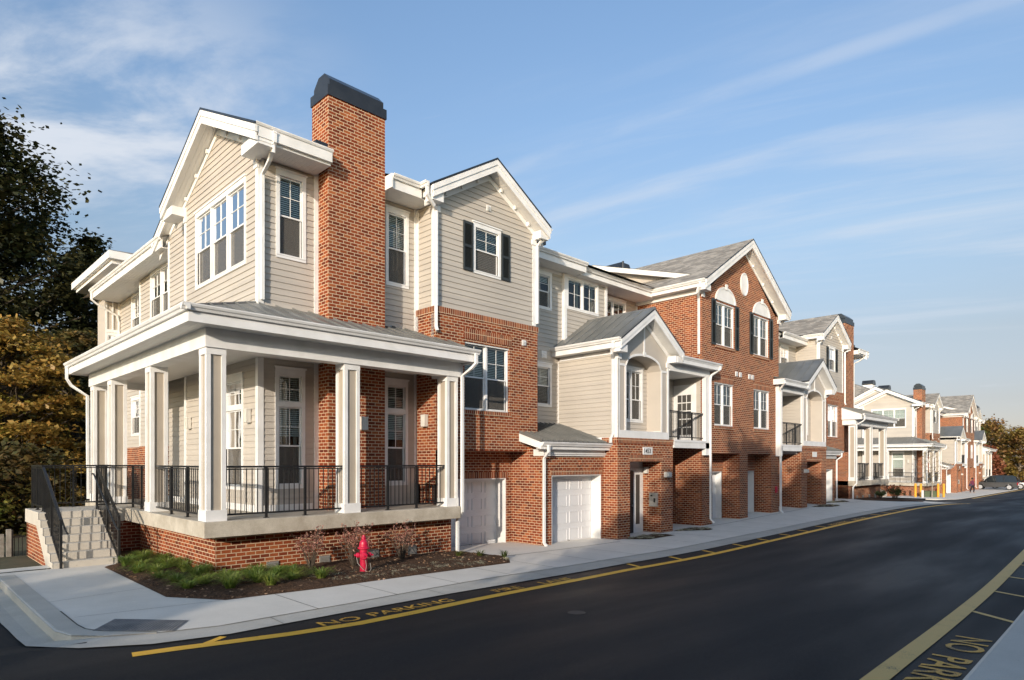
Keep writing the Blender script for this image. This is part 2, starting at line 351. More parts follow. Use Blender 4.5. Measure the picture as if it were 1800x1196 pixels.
def window(F, s0, s1, z0, z1, units=1, base=0, casing=.09, head=.17, sill=.09, mun=(2, 2), split=.5, blind=.5, curtain=False, transom=None, screen=True, label=None):
    """z0..z1,s0..s1 is the opening; frame proud of the wall, sashes, muntins; glass and blinds behind"""
    f = MB(); f.F = F; b = base
    if casing:
        c = casing
        f.box(s0 - c, s0, b - .01, b + .032, z0 - .02, z1); f.box(s1, s1 + c, b - .01, b + .032, z0 - .02, z1)
        f.box(s0 - c, s1 + c, b - .01, b + .036, z1, z1 + head - .04); f.box(s0 - c - .025, s1 + c + .025, b - .01, b + .06, z1 + head - .04, z1 + head)
        f.box(s0 - c, s1 + c, b - .01, b + .034, z0 - sill, z0 - .02)
        f.box(s0 - c + .01, s1 + c - .01, b - .01, b + .045, z0 - .022, z0 + .004)
    mw = .075; w = (s1 - s0 - mw * (units - 1)) / units
    g = MB(); g.F = F; bl = MB(); bl.F = F
    t = .038
    zones = [(z0, z1)]
    if transom: zones = [(z0, transom - .05), (transom + .05, z1)]; f.box(s0, s1, b - .05, b + .03, transom - .055, transom + .055)
    for u in range(units):
        a = s0 + u * (w + mw); e = a + w
        if u: f.box(a - mw, a, b - .05, b + .026, z0, z1)
        for zi, (q0, q1) in enumerate(zones):
            tr = transom and zi == 1
            zm = q0 + (q1 - q0) * (split or 0)
            parts = [(q0, q1, 0)] if (tr or split is None) else [(q0, zm + .02, 1), (zm - .02, q1, 0)]
            for (k0, k1, low) in parts:
                dd = b - .028 - (.024 if low else 0)
                f.box(a, a + t, dd - .03, dd + .012, k0, k1); f.box(e - t, e, dd - .03, dd + .012, k0, k1)
                f.box(a + t, e - t, dd - .03, dd + .012, k0, k0 + t); f.box(a + t, e - t, dd - .03, dd + .012, k1 - t, k1)
                if not low and mun:
                    for i in range(1, mun[0]):
                        x = a + t + (e - a - 2 * t) * i / mun[0]; f.box(x - .0075, x + .0075, dd - .006, dd + .006, k0 + t, k1 - t)
                    for j in range(1, mun[1]):
                        z = k0 + t + (k1 - k0 - 2 * t) * j / mun[1]; f.box(a + t, e - t, dd - .005, dd + .005, z - .0075, z + .0075)
                g.mat = 0; g.poly([(a + t, dd - .009, k0 + t), (e - t, dd - .009, k0 + t), (e - t, dd - .009, k1 - t), (a + t, dd - .009, k1 - t)])
                if low and screen:
                    # insect screen as a fine grid of bars in front of the lower sash
                    g.mat = 1; h = .012; zz = k0 + t
                    g.poly([(a + t, dd + .004, k0 + t), (e - t, dd + .004, k0 + t), (e - t, dd + .004, k1 - t), (a + t, dd + .004, k1 - t)])
        # blind
        bl.mat = 0; zb = z1 - (z1 - z0) * blind; z = z1 - .03
        while z > zb:
            bl.poly([(a + .02, b - .105, z), (e - .02, b - .105, z), (e - .02, b - .08, z - .034), (a + .02, b - .08, z - .034)]); z -= .05
        bl.box(a + .02, e - .02, b - .135, b - .1, z1 - .04, z1)
        if curtain:
            bl.mat = 2; bl.box(e - t - .16 * w, e - t, b - .19, b - .16, z0, z1); bl.box(a + t, a + t + .10 * w, b - .19, b - .16, z0, z1)
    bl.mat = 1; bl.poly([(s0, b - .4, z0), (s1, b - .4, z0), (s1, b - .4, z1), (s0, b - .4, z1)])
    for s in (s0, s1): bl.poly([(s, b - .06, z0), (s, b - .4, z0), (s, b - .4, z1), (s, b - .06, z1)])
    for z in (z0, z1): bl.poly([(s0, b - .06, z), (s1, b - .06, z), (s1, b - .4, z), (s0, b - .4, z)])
    W = B(f, 'window', WHITE)
    B(g, 'pane', [GLASS, SCREENT], W); B(bl, 'blind', [BLIND, ROOM, CURT], W)
    if label: W['label'] = label
    return (s0, s1, z0, z1)
def screent():
    m = bpy.data.materials.new('screen_mesh'); m.use_nodes = True; nt = m.node_tree; nt.nodes.clear()
    o = nt.nodes.new('ShaderNodeOutputMaterial'); t = nd(nt, 'BsdfTransparent'); d = nd(nt, 'BsdfDiffuse'); d.inputs[0].default_value = (.14, .13, .115, 1)
    mx = nd(nt, 'MixShader'); mx.inputs[0].default_value = .62
    lk(nt, t.outputs[0], mx.inputs[1]); lk(nt, d.outputs[0], mx.inputs[2]); lk(nt, mx.outputs[0], o.inputs[0]); return m
SCREENT = screent()
def shutter(F, s0, s1, z0, z1):
    m = MB(); m.F = F; t = .05
    m.box(s0, s0 + t, .0, .04, z0, z1); m.box(s1 - t, s1, .0, .04, z0, z1)
    zm = (z0 + z1) / 2
    for z in (z0, zm - .04, z1 - .08): m.box(s0 + t, s1 - t, 0, .036, z, z + .08)
    z = z0 + .09
    while z < z1 - .09:
        m.poly([(s0 + t, .005, z + .03), (s1 - t, .005, z + .03), (s1 - t, .032, z), (s0 + t, .032, z)]); z += .035
    m.box(s0 + t, s1 - t, 0, .006, z0, z1)
    B(m, 'shutter', SHUT)
GP = [(0, 0), (0, -.12), (.055, -.12), (.075, -.075), (.10, -.06), (.12, -.02), (.12, 0), (.11, 0), (.108, -.012), (.012, -.012), (.012, 0)]
def gutter(mb, p0, p1, out): mb.sweep(p0, p1, out, GP)
def cboard(mb, x, y, z0, z1, w=.11, sx=1):
    """corner board wrapping an outside corner whose faces look to -X (or +X) and -Y"""
    t = .03
    mb.box(x - t * sx, x + (w - .001) * sx, y - t, y + .002, z0, z1) if sx > 0 else mb.box(x - w, x + t, y - t, y + .002, z0, z1)
    if sx > 0: mb.box(x - t, x + .002, y + .002, y + w, z0, z1)
    else: mb.box(x - .002, x + t, y + .002, y + w, z0, z1)
def gable(F, xl, xr, zt, za, ov, back, wl, wr, wallz, xc=None, mats=(None,), metal=False, blocks=True, rake=.34, zt2=None, dents=True, sideov=None):
    xc = (xl + xr) / 2 if xc is None else xc; zr = zt if zt2 is None else zt2
    R = MB(); R.F = F; th = .045
    R.mat = 0
    for (xa, z_a) in ((xl, zt), (xr, zr)):
        R.mat = 1; R.prism([(xa, z_a), (xc, za), (xc, za + th * 1.2), (xa, z_a + th)], 1, -back, ov + .03)
        R.mat = 0; R.poly([(xa, ov + .028, z_a + th + .004), (xc, ov + .028, za + th * 1.2 + .004), (xc, -back, za + th * 1.2 + .004), (xa, -back, z_a + th + .004)])
    if metal:
        n = int((ov + back) / .42)
        for k in range(n + 1):
            d = ov - .02 - k * .42
            for (xa, z_a) in ((xl, zt), (xr, zr)): R.prism([(xa, z_a + th), (xc, za + th * 1.2), (xc, za + th * 1.2 + .035), (xa, z_a + th + .035)], 1, d - .012, d + .012)
        R.prism([(xc - .09, za), (xc, za + .10), (xc + .09, za)], 1, -back, ov + .035)
    Ro = B(R, 'roof', [METAL if metal else SHING, CAPM])
    T = MB(); T.F = F
    for (xa, z_a, sg) in ((xl, zt, 1), (xr, zr, -1)):
        T.prism([(xa, z_a - .02), (xc, za - .001), (xc, za - .15), (xa, z_a - .17)], 1, ov - .04, ov + .022)
        T.prism([(xa + .02 * sg, z_a - .15), (xc, za - .13), (xc, za - rake), (xa + .02 * sg, z_a - rake)], 1, ov - .06, ov)
        # frieze board on the wall below the rake soffit
        T.prism([(xa, z_a - rake), (xc, za - rake), (xc, za - rake - .16), (xa, z_a - rake - .16)], 1, 0, .035)
        # eave fascia running back
        T.box(*sorted((xa + .02 * sg, xa + .05 * sg)), -back, ov - .04, z_a - .24, z_a - .015)
        if dents:
            for q in (.3, .55, .8):
                x = xa + (xc - xa) * q; z = z_a + (za - z_a) * q
                T.box(x - .03, x + .03, .03, .09, z - rake - .10, z - rake + .01)
    if blocks:
        for (xa, z_a, w, sg) in ((xl, zt, wl, 1), (xr, zr, wr, -1)):
            a, b = sorted((xa + .04 * sg, w + .06 * sg))
            T.box(a, b, .002, ov - .06, z_a - .38, z_a - .14)
            T.box(*sorted((w - .04 * sg, w + .16 * sg)), .0, .055, z_a - .55, z_a - .38)
    B(T, 'rake_trim', WHITE, Ro)
    S = MB(); S.F = F
    for (xa, z_a, w, sg) in ((xl, zt, wl, 1), (xr, zr, wr, -1)):
        S.prism([(xa + .03 * sg, z_a - rake + .02), (xc, za - rake + .02), (xc, za - rake + .04), (xa + .03 * sg, z_a - rake + .04)], 1, 0, ov - .06)
        S.box(*sorted((xa + .05 * sg, w)), -back, -.0, z_a - .24, z_a - .22)
    B(S, 'soffit', SOFF, Ro)
    return Ro
def downspout(pts, name='downspout'):
    m = MB(); m.tube(pts, .05, 4, ph=PI / 4); m.tube([pts[0], (pts[0][0], pts[0][1], pts[0][2] - .04)], .062, 4, ph=PI / 4)
    B(m, name, WHITE)
def pillar(x0, x1, y0, y1, z0, z1):
    m = MB(); t = .036; w = .085
    m.mat = 1; m.box(x0 + t, x1 - t, y0 + t, y1 - t, z0, z1); m.mat = 0
    for (a, b) in ((x0, x0 + w), (x1 - w, x1)):
        for (c, d) in ((y0, y0 + w), (y1 - w, y1)): m.box(a, b, c, d, z0 + .2, z1)
    m.box(x0 - .014, x1 + .014, y0 - .014, y1 + .014, z0, z0 + .22)
    m.box(x0 - .004, x1 + .004, y0 - .004, y1 + .004, z1 - .14, z1)
    B(m, 'pillar', [WHITE, PILP])
def railing(p0, p1, zb, posts=(), h=1.08, sp=.115, name='railing', z_end=None):
    """straight guard rail from p0 to p1 (x,y) with balusters; z_end makes it slope"""
    m = MB(); ze = zb if z_end is None else z_end
    L = math.hypot(p1[0] - p0[0], p1[1] - p0[1]); n = max(2, int(L / sp))
    def P(t, z): return (p0[0] + (p1[0] - p0[0]) * t, p0[1] + (p1[1] - p0[1]) * t, zb + (ze - zb) * t + z)
    def bar(t0, t1, z, w, hh):
        a = P(t0, z); b = P(t1, z); ux = (p1[1] - p0[1]) / L * w; uy = -(p1[0] - p0[0]) / L * w
        i = len(m.v)
        for q in (a, b):
            for sx, sz in ((-1, -1), (1, -1), (1, 1), (-1, 1)): m.v.append((q[0] + ux * sx, q[1] + uy * sx, q[2] + hh * sz))
        for q in ((0, 1, 2, 3), (4, 5, 6, 7), (0, 1, 5, 4), (1, 2, 6, 5), (2, 3, 7, 6), (3, 0, 4, 7)): m.f.append(tuple(i + k for k in q)); m.m.append(0)
    bar(0, 1, h, .028, .02); bar(0, 1, .11, .02, .018); bar(0, 1, h - .05, .012, .012)
    for k in range(1, n):
        x, y, z = P(k / n, .11); m.box(x - .008, x + .008, y - .008, y + .008, z, z + h - .14)
    for t in posts:
        x, y, z = P(t, 0); m.box(x - .024, x + .024, y - .024, y + .024, z, z + h); m.box(x - .05, x + .05, y - .05, y + .05, z, z + .012)
    B(m, name, BLACK)
def garage_door(F, s0, s1, z0, z1, base):
    m = MB(); m.F = F
    m.poly([(s0, base, z0), (s1, base, z0), (s1, base, z1), (s0, base, z1)])
    rows = 4; cols = 4; rh = (z1 - z0) / rows; cw = (s1 - s0) / cols
    for r in range(rows):
        m.box(s0, s1, base, base + .006, z0 + r * rh + .01, z0 + (r + 1) * rh - .01)
        for c in range(cols):
            a = s0 + c * cw + .07; b = s0 + (c + 1) * cw - .07; z = z0 + r * rh + .09; e = z0 + (r + 1) * rh - .09
            m.box(a + .045, b - .045, base - .012, base + .012, z + .045, e - .045)
            for q in ((a, b, z, z + .018), (a, b, e - .018, e), (a, a + .018, z + .018, e - .018), (b - .018, b, z + .018, e - .018)): m.box(q[0], q[1], base + .006, base + .022, q[2], q[3])
    D = B(m, 'garage_door', GARAGE)
    h = MB(); h.F = F; xc = (s0 + s1) / 2
    h.box(xc - .05, xc + .05, base + .01, base + .04, z0 + .06, z0 + .09); B(h, 'handle', STEEL, D)
def door_frame(F, s0, s1, z0, z1, base, depth):
    """white jambs lining a garage opening"""
    m = MB(); m.F = F; t = .03
    m.box(s0, s0 + t, base, base + depth, z0, z1 - t); m.box(s1 - t, s1, base, base + depth, z0, z1 - t); m.box(s0, s1, base, base + depth, z1 - t, z1)
    B(m, 'door_jamb', WHITE)
def sconce(F, s, z, nm='wall_light'):
    m = MB(); m.F = F
    m.box(s - .06, s + .06, 0, .03, z - .14, z + .14); m.box(s - .09, s + .09, .03, .13, z - .17, z + .13); m.box(s - .1, s + .1, .025, .14, z + .13, z + .16)
    for k in (-.09, -.03, .03, .08): m.box(s + k - .006, s + k + .008, .13, .142, z - .17, z + .13)
    B(m, nm, LAMPM)
def vent(F, s, z, w=.17, h=.17):
    m = MB(); m.F = F; m.box(s - w / 2, s + w / 2, 0, .03, z - h / 2, z + h / 2)
    for k in range(3): m.poly([(s - w * .35, .032, z - h * .3 + k * h * .28), (s + w * .35, .032, z - h * .3 + k * h * .28), (s + w * .35, .06, z - h * .4 + k * h * .28), (s - w * .35, .06, z - h * .4 + k * h * .28)])
    B(m, 'wall_vent', WHITE)
def soldier(F, s0, s1, z0, z1, d=.012, back=-.01):
    m = MB(); m.F = F; m.box(s0, s1, back, d, z0, z1); B(m, 'brick_lintel', SOLD)
ZS = 1.437            # porch slab top
ZB = -1.2             # walls run into the ground
def half(first):
    # ---------------- porch base and slab
    m = MB(); wall(m, FY(13.5), 4.91, 11.07, ZB, 1.12); wall(m, FX(4.91), 13.5, 22.9, ZB, 1.12); wall(m, FXp(11.07), 13.5, 14.6, ZB, 1.12)
    wall(m, FY(22.9), 4.91, 8, ZB, 1.12)
    B(m, 'porch_base_wall', BRICK)
    m = MB(); m.box(4.55, 11.07, 13.09, 15.0, 1.12, ZS); m.box(4.55, 7.2, 15.0, 23.0, 1.12, ZS)
    B(m, 'porch_slab', SLAB, bev=.012)
    for x in (6.1, 7.33, 8.65, 9.78):
        v = MB(); v.F = FY(13.5); v.box(x - .13, x + .13, 0, .03, .2, .47)
        for k in range(7): v.box(x - .11, x + .11, .03, .042, .23 + k * .032, .243 + k * .032)
        B(v, 'foundation_vent', VENTM)
    # ---------------- stairs on the end of the porch
    m = MB(); n = 7; z0 = .28; rz = (ZS - z0) / n; yb = 16.75
    for k in range(n):
        m.box(3.0, 3.86, yb + k * .28, 18.8, z0 + k * rz - (.9 if k == 0 else 0) * 1.0, z0 + (k + 1) * rz - (.002 if k == n - 1 else 0))
    m.box(2.72, 4.55, 18.71, 20.3, 1.1, ZS - .003)
    # stepped stringer cheeks
    prof = [(yb + .02, z0 - .3)]
    for k in range(n):
        prof += [(yb + .02 + k * .28, z0 + (k + 1) * rz - .012), (yb + .02 + (k + 1) * .28, z0 + (k + 1) * rz - .012)]
    prof = [p for p in prof if p[0] <= 18.72][:]
    prof += [(18.705, ZS - .012), (18.705, 1.1), (yb + .3, z0 - .3)]
    m.prism(prof, 0, 2.72, 2.999); m.prism(prof, 0, 3.861, 4.06)
    St = B(m, 'staircase', STAIR, bev=.008)
    b_ = MB(); b_.prism([(16.8, ZB), (20.28, ZB), (20.28, 1.1), (18.6, 1.1), (16.85, z0 - .1)], 0, 2.75, 2.95)
    b_.box(2.75, 4.5, 20.05, 20.28, ZB, 1.1)
    b_.box(3.9, 4.04, 16.9, 18.71, ZB, .3); b_.box(4.02, 4.9, 18.74, 18.8, ZB, 1.1)
    B(b_, 'stair_wall', BRICK)
    h = (ZS - .28)
    railing((2.86, 16.7), (2.86, 18.75), z0 + .02, (0, .5, 1), 1.05, z_end=ZS)
    railing((2.86, 18.75), (2.86, 20.2), ZS, (.5, 1))
    railing((2.86, 20.2), (4.6, 20.2), ZS, (.5,))
    railing((3.96, 16.7), (3.96, 18.75), z0 + .02, (0, .5, 1), 1.05, z_end=ZS)
    for x, sx in ((2.86, 1), (3.96, -1)):
        hm = MB(); p = [(x + .07 * sx, 16.4, z0 + .80), (x + .07 * sx, 16.65, z0 + .86), (x + .07 * sx, 18.75, ZS + .88), (x + .07 * sx, 18.95, ZS + .88)]
        hm.tube(p, .02, 8); B(hm, 'handrail', BLACK)
    # ---------------- pillars and rails
    zt = 4.89
    for (x0, x1) in ((4.63, 5.01), (7.67, 8.07), (10.68, 11.05)): pillar(x0, x1, 13.19, 13.59, ZS, zt)
    for (y0, y1) in ((16.78, 17.2), (20.3, 20.72), (22.3, 22.72)): pillar(4.63, 5.01, y0, y1, ZS, zt)
    railing((5.01, 13.32), (7.67, 13.32), ZS, (.33, .66)); railing((8.07, 13.32), (10.68, 13.32), ZS, (.33, .66))
    railing((4.76, 13.6), (4.76, 16.78), ZS, (.33, .66)); railing((4.76, 20.72), (4.76, 22.3), ZS, (.5,))
    railing((4.76, 17.2), (4.76, 18.75), ZS, (.5, 1)); railing((3.96, 18.75), (4.76, 18.75), ZS, ()); railing((11.0, 13.6), (11.0, 14.6), ZS, (.5,))
    # ---------------- porch beam, ceiling, roof
    m = MB(); m.box(4.6, 11.12, 13.15, 13.5, 4.88, 5.26); m.box(4.6, 4.95, 13.5, 22.8, 4.88, 5.26); m.box(4.95, 6.4, 22.45, 22.8, 4.88, 5.26); m.box(10.77, 11.12, 13.5, 13.96, 4.88, 5.26)
    Bm = B(m, 'porch_beam', WHITE)
    m = MB(); m.box(4.95, 10.77, 13.5, 14.79, 5.06, 5.08); m.box(4.95, 6.35, 14.79, 22.45, 5.06, 5.08)
    m.box(4.22, 11.2, 12.76, 13.15, 5.26, 5.28); m.box(4.22, 4.6, 13.15, 23.1, 5.26, 5.28)
    B(m, 'porch_ceiling', SOFF)
    R = MB(); e = 4.12; ey = 12.69; ze = 5.52
    def rz_(d): return ze + d * .375
    # front slope, side slope (hipped at the corner)
    A = (e, ey, ze); Bp = (11.3, ey, ze); Cc = (11.3, 15.0, rz_(2.31)); Dd = (6.43, 15.0, rz_(2.31))
    Cc = (11.3, 13.99, rz_(1.3)); Cd = (10.86, 13.99, rz_(1.3)); Ce = (10.86, 15.0, rz_(2.31))
    E_ = (e, 23.2, ze); Fp = (6.43, 23.2, rz_(2.31))
    R.poly([A, Bp, Cc, Cd, Ce, Dd]); R.poly([A, Dd, Fp, E_]); R.poly([Fp, E_, (6.43, 23.2, ze)])
    R.poly([Bp, Cc, (11.3, 13.99, 5.26), (11.3, ey, 5.26)])
    for k in range(int((11.25 - e) / .41)):
        x = 11.28 - k * .41; d = min(2.31, x - e) if x < 6.43 else (1.3 if x > 10.86 else 2.31)
        R.sweep((x - .012, ey, ze), (x - .012, ey + d, rz_(d)), (1, 0), [(0, 0), (0, .04), (.024, .04), (.024, 0)])
    for k in range(int((23.2 - ey) / .41)):
        y = 23.18 - k * .41; d = min(2.31, y - ey)
        if d < .1: continue
        R.sweep((e, y - .012, ze), (e + d, y - .012, rz_(d)), (0, 1), [(0, 0), (0, .04), (.024, .04), (.024, 0)])
    R.tube([A, Dd], .035, 6)
    PR = B(R, 'porch_roof', METAL)
    m = MB()
    m.box(4.14, 11.3, 12.7, 12.76, 5.24, 5.50); m.box(4.14, 4.2, 12.76, 23.15, 5.24, 5.50)
    m.box(11.22, 11.32, 12.76, 13.975, 5.22, 5.5); m.prism([(12.72, 5.5), (13.975, 5.5), (13.975, 5.98)], 0, 11.24, 11.34)
    m.box(11.1, 11.22, 13.18, 13.975, 4.9, 5.24)
    m.box(4.2, 6.35, 23.1, 23.15, 5.24, 5.5)
    B(m, 'fascia', WHITE, PR)
    m = MB(); gutter(m, (4.0, 12.70, 5.56), (11.35, 12.70, 5.56), (0, -1)); gutter(m, (4.14, 12.58, 5.56), (4.14, 23.15, 5.56), (-1, 0))
    B(m, 'gutter', WHITE, PR)
    downspout([(11.2, 12.62, 5.46), (11.2, 12.62, 5.2), (11.16, 12.75, 5.08), (11.13, 13.1, 4.9), (11.13, 13.1, 1.5), (11.13, 13.1, 1.3), (11.13, 13.3, 1.05), (11.13, 13.3, .12)])
    downspout([(4.08, 23.0, 5.46), (4.08, 23.0, 5.1), (4.2, 23.0, 4.9), (4.58, 22.85, 4.6), (4.58, 22.78, 1.5)])
    # ---------------- end gables of the body
    sw = .152
    H1 = [window(FY(14.8), 6.86, 7.44, 7.58, 9.46, blind=.45), window(FY(14.8), 6.84, 7.42, 2.06, 4.7, transom=4.0, blind=.55, split=.5, head=.2, curtain=True),]
    H2 = [window(FY(14.8), 9.93, 10.51, 7.52, 9.42, blind=.45), window(FY(14.8), 9.9, 10.48, 2.06, 4.7, transom=4.0, blind=.55, head=.2)]
    HX = [window(FX(6.36), 15.56, 18.79, 7.47, 9.36, units=3, blind=.55, curtain=False), window(FX(6.36), 15.72, 16.78, 2.02, 4.6, units=1, transom=3.95, blind=.6, head=.2, curtain=True)]
    # dark front door with transom at the porch recess
    m = MB(); wall(m, FY(14.8), 6.36, 7.86, ZS, 10.0, H1, sw); wall(m, FY(14.8), 9.486, 10.89, ZS, 10.0, H2, sw)
    xa, za, zl = 17.25, 11.35, 10.0
    def glo(z): return 14.8 if z <= 10.0 else 14.8 + (z - 10.0) / .52
    def ghi(z): return 19.75 if z <= 10.0 else 19.75 - (z - 10.0) / .52
    wall(m, FX(6.36), glo, ghi, ZS, 11.26, HX, sw)
    wall(m, FY(19.75), 6.36, 6.66, ZS, 10, (), sw)
    wall(m, FX(6.66), lambda z: 19.7 if z <= 9.8 else max(16.2, 18.5 - (11.75 - z) / .515), lambda z: 22.2 if z <= 9.85 else 18.5 + (11.75 - z) / .515, ZS, 11.74, (), sw)
    HM = [window(FX(7.1), 23.42, 25.6, 7.6, 9.3, units=2, blind=.7)]
    HD = (22.35, 23.25, ZS, 4.3)
    wall(m, FY(22.2), 6.66, 7.1, ZS, 10, (), sw); 
    wall(m, FX(7.1), 22.2, 27.0, 3.2, 10.0, HM, sw)
    HR = [window(FX(7.5), 28.4, 29.6, 7.6, 9.3, units=1, blind=.6)]
    HL = [window(FX(7.5), 28.3, 29.6, 3.75, 5.1, units=1, blind=.3)]
    wall(m, FX(7.5), 27.0, 31.5, 3.2, 10.0, HR + HL, sw)
    B(m, 'siding_wall', SIDE)
    m = MB(); wall(m, FX(7.07), 22.2, 27.0, ZB, 3.2); wall(m, FX(7.47), 27.0, 32.9, ZB, 3.2)
    B(m, 'rear_brick_wall', BRICK)
    # projecting box at the rear of the end wall
    m = MB(); H = [window(FY(31.5), 7.06, 7.42, 6.1, 8.0, units=2, blind=.3, casing=.06)]
    wall(m, FY(31.5), 6.98, 7.5, ZS, 10.6, H, None); wall(m, FX(6.98), 31.5, 32.9, ZS, 10.6); wall(m, FY(32.9), 6.98, 8, ZS, 10.6)
    B(m, 'rear_bay_wall', PANEL)
    m = MB()
    for x in (6.95, 7.42): m.box(x, x + .07, 31.46, 31.5, ZS, 10.6)
    m.box(6.95, 7.5, 31.455, 31.5, 8.15, 8.25); m.box(6.95, 7.5, 31.455, 31.5, 5.9, 6.0); m.box(7.2, 7.25, 31.455, 31.5, 8.25, 10.6)
    B(m, 'rear_bay_trim', WHITE)
    m = MB(); m.mat = 0; m.box(6.65, 12, 29.1, 35.4, 10.45, 10.62); m.box(6.5, 12, 28.9, 35.6, 10.6, 10.9)
    m.mat = 1; m.poly([(6.5, 28.9, 10.91), (6.5, 35.6, 10.91), (9, 33, 11.9), (9, 32, 11.9)]); m.poly([(6.5, 28.9, 10.91), (12, 28.9, 10.91), (12, 32, 11.9), (9, 32, 11.9)])
    B(m, 'rear_bay_roof', [WHITE, SHING])
    # corner boards, friezes
    m = MB()
    cboard(m, 6.36, 14.8, ZS, 9.9); m.box(7.75, 7.86, 14.77, 14.8, ZS, 10.0); m.box(9.486, 9.58, 14.77, 14.8, ZS, 10.0)
    m.box(10.79, 10.89, 14.77, 14.8, ZS, 10.0); m.box(10.86, 10.89, 14.69, 14.77, 5.6, 9.7)
    m.box(6.33, 6.36, 19.64, 19.78, ZS, 9.9); m.box(6.36, 6.63, 19.75, 19.78, ZS, 9.9)
    m.box(6.63, 6.66, 22.1, 22.23, 5.6, 9.6); m.box(7.07, 7.1, 26.9, 27.03, 3.2, 9.7); m.box(7.07, 7.1, 22.25, 22.4, 3.2, 9.7)
    m.box(6.46, 7.75, 14.765, 14.8, 9.72, 9.9); m.box(9.58, 10.79, 14.765, 14.8, 9.72, 9.9)
    m.box(7.06, 7.1, 22.4, 26.9, 9.45, 9.75)
    m.box(6.33, 6.36, 14.95, 23, ZS - .0, ZS + .16); m.box(6.46, 7.7, 14.765, 14.8, ZS, ZS + .16)
    B(m, 'corner_trim', WHITE)
    # door on the end porch
    m = MB(); m.F = FX(7.1); m.box(22.3, 23.4, 0, .05, ZS, 4.45); D = B(m, 'front_door', WHITE)
    m = MB(); m.F = FX(7.1); m.box(22.45, 23.25, .05, .06, ZS + .05, 3.6); m.box(22.45, 23.25, .05, .06, 3.75, 4.3); B(m, 'door_panel', DARKDOOR, D)
    gable(FX(6.36), 13.92, 20.55, 10.02, 11.60, .44, 1.42, 14.8, 19.75, 9.7, dents=True)
    gable(FX(6.66), 16.0, 23.05, 10.76, 12.05, .26, 1.1, 16.1, 22.2, 9.4, xc=18.5, zt2=9.7, blocks=False, dents=False)
    m = MB(); m.poly([(6.4, 14.3, 9.98), (12.5, 14.3, 9.98), (12.5, 18.5, 12.1), (6.4, 18.5, 12.1)]); m.poly([(6.4, 23, 9.7), (12.5, 23, 9.7), (12.5, 18.5, 12.1), (6.4, 18.5, 12.1)]); B(m, 'roof', SHING)
    # main end eave (rear part)
    m = MB(); m.mat = 0; m.box(6.45, 6.5, 22.3, 31.4, 9.42, 9.68); gutter(m, (6.45, 22.3, 9.78), (6.45, 31.45, 9.78), (-1, 0))
    m.mat = 1; m.box(6.5, 7.5, 22.3, 31.4, 9.42, 9.44); m.mat = 2; m.poly([(6.42, 22, 9.72), (6.42, 33, 9.72), (14, 33, 12.6), (14, 22, 12.6)])
    B(m, 'end_eave', [WHITE, SOFF, SHING])
    downspout([(6.39, 31.2, 9.68), (6.39, 31.2, 9.35), (6.6, 31.25, 9.2), (7.35, 31.35, 8.85), (7.43, 31.4, 8.6), (7.43, 31.4, 5.0)])
    # front eave from the gable to the chimney and to the bay
    m = MB(); m.mat = 0
    m.box(6.0, 7.78, 14.02, 14.06, 9.72, 10.0); m.box(9.52, 10.48, 14.02, 14.06, 9.72, 10.0)
    m.box(7.76, 7.8, 14.06, 14.79, 9.74, 10.0); m.box(9.487, 9.525, 13.96, 14.3, 9.72, 10.08)
    gutter(m, (5.93, 14.02, 10.08), (7.8, 14.02, 10.08), (0, -1)); gutter(m, (9.52, 14.02, 10.08), (10.46, 14.02, 10.08), (0, -1))
    gutter(m, (10.46, 14.04, 10.08), (10.46, 13.65, 10.08), (-1, 0))
    m.mat = 1; m.box(6.0, 7.76, 14.06, 14.79, 9.72, 9.735); m.box(9.49, 10.89, 14.06, 14.79, 9.72, 9.735)
    m.mat = 2; m.poly([(5.97, 13.98, 10.05), (7.85, 13.98, 10.05), (7.85, 18, 12.06), (5.97, 18, 12.06)]) if False else None
    m.poly([(6.2, 13.98, 10.05), (7.82, 13.98, 10.05), (7.82, 18, 11.7), (6.2, 17, 11.3)]); m.poly([(9.5, 13.98, 10.05), (10.6, 13.98, 10.05), (12.8, 18, 11.7), (9.5, 18, 11.7)])
    B(m, 'front_eave', [WHITE, SOFF, SHING])
    downspout([(6.36, 13.94, 10.0), (6.36, 13.94, 9.78), (6.4, 14.3, 9.5), (6.42, 14.72, 9.3), (6.42, 14.72, 6.4)])
    downspout([(10.42, 13.7, 9.98), (10.42, 13.7, 9.72), (10.7, 13.76, 9.52), (10.84, 13.86, 9.45), (10.84, 13.86, 6.3), (10.84, 13.8, 6.18)])
    # ---------------- chimney
    m = MB(); wall(m, FX(7.86), 14.28, 15.1, ZS, 11.62); wall(m, FY(14.28), 7.86, 9.486, ZS, 11.62); wall(m, FXp(9.486), 14.28, 15.1, ZS, 11.62); wall(m, FY(15.1), 7.86, 9.486, 9.5, 11.62)
    Ch = B(m, 'chimney', BRICK)
    m = MB(); m.box(7.83, 9.52, 14.25, 15.13, 11.57, 11.82)
    m.prism([(14.3, 11.88), (15.08, 11.88), (15.08, 12.0), (14.84, 12.22), (14.54, 12.22), (14.3, 12.0)], 0, 7.9, 9.45)
    m.box(7.96, 9.39, 14.36, 15.02, 11.82, 11.88); m.box(7.9, 9.45, 14.3, 14.315, 11.84, 11.88)
    B(m, 'chimney_cap', CAPM, Ch)
    m = MB(); m.box(7.55, 7.85, 14.3, 15.15, 10.1, 10.38); B(m, 'flashing', CAPM, Ch)
    # ---------------- projecting bay with gable, brick below
    W1 = window(FY(13.98), 12.36, 13.28, 8.17, 9.42, blind=.9)
    shutter(FY(13.965), 11.89, 12.25, 8.1, 9.5); shutter(FY(13.965), 13.4, 13.74, 8.1, 9.5)
    m = MB(); sl = .64
    def blo(z): return 10.89 if z <= 9.85 else 10.89 + (z - 9.85) / sl
    def bhi(z): return 14.88 if z <= 9.85 else 14.88 - (z - 9.85) / sl
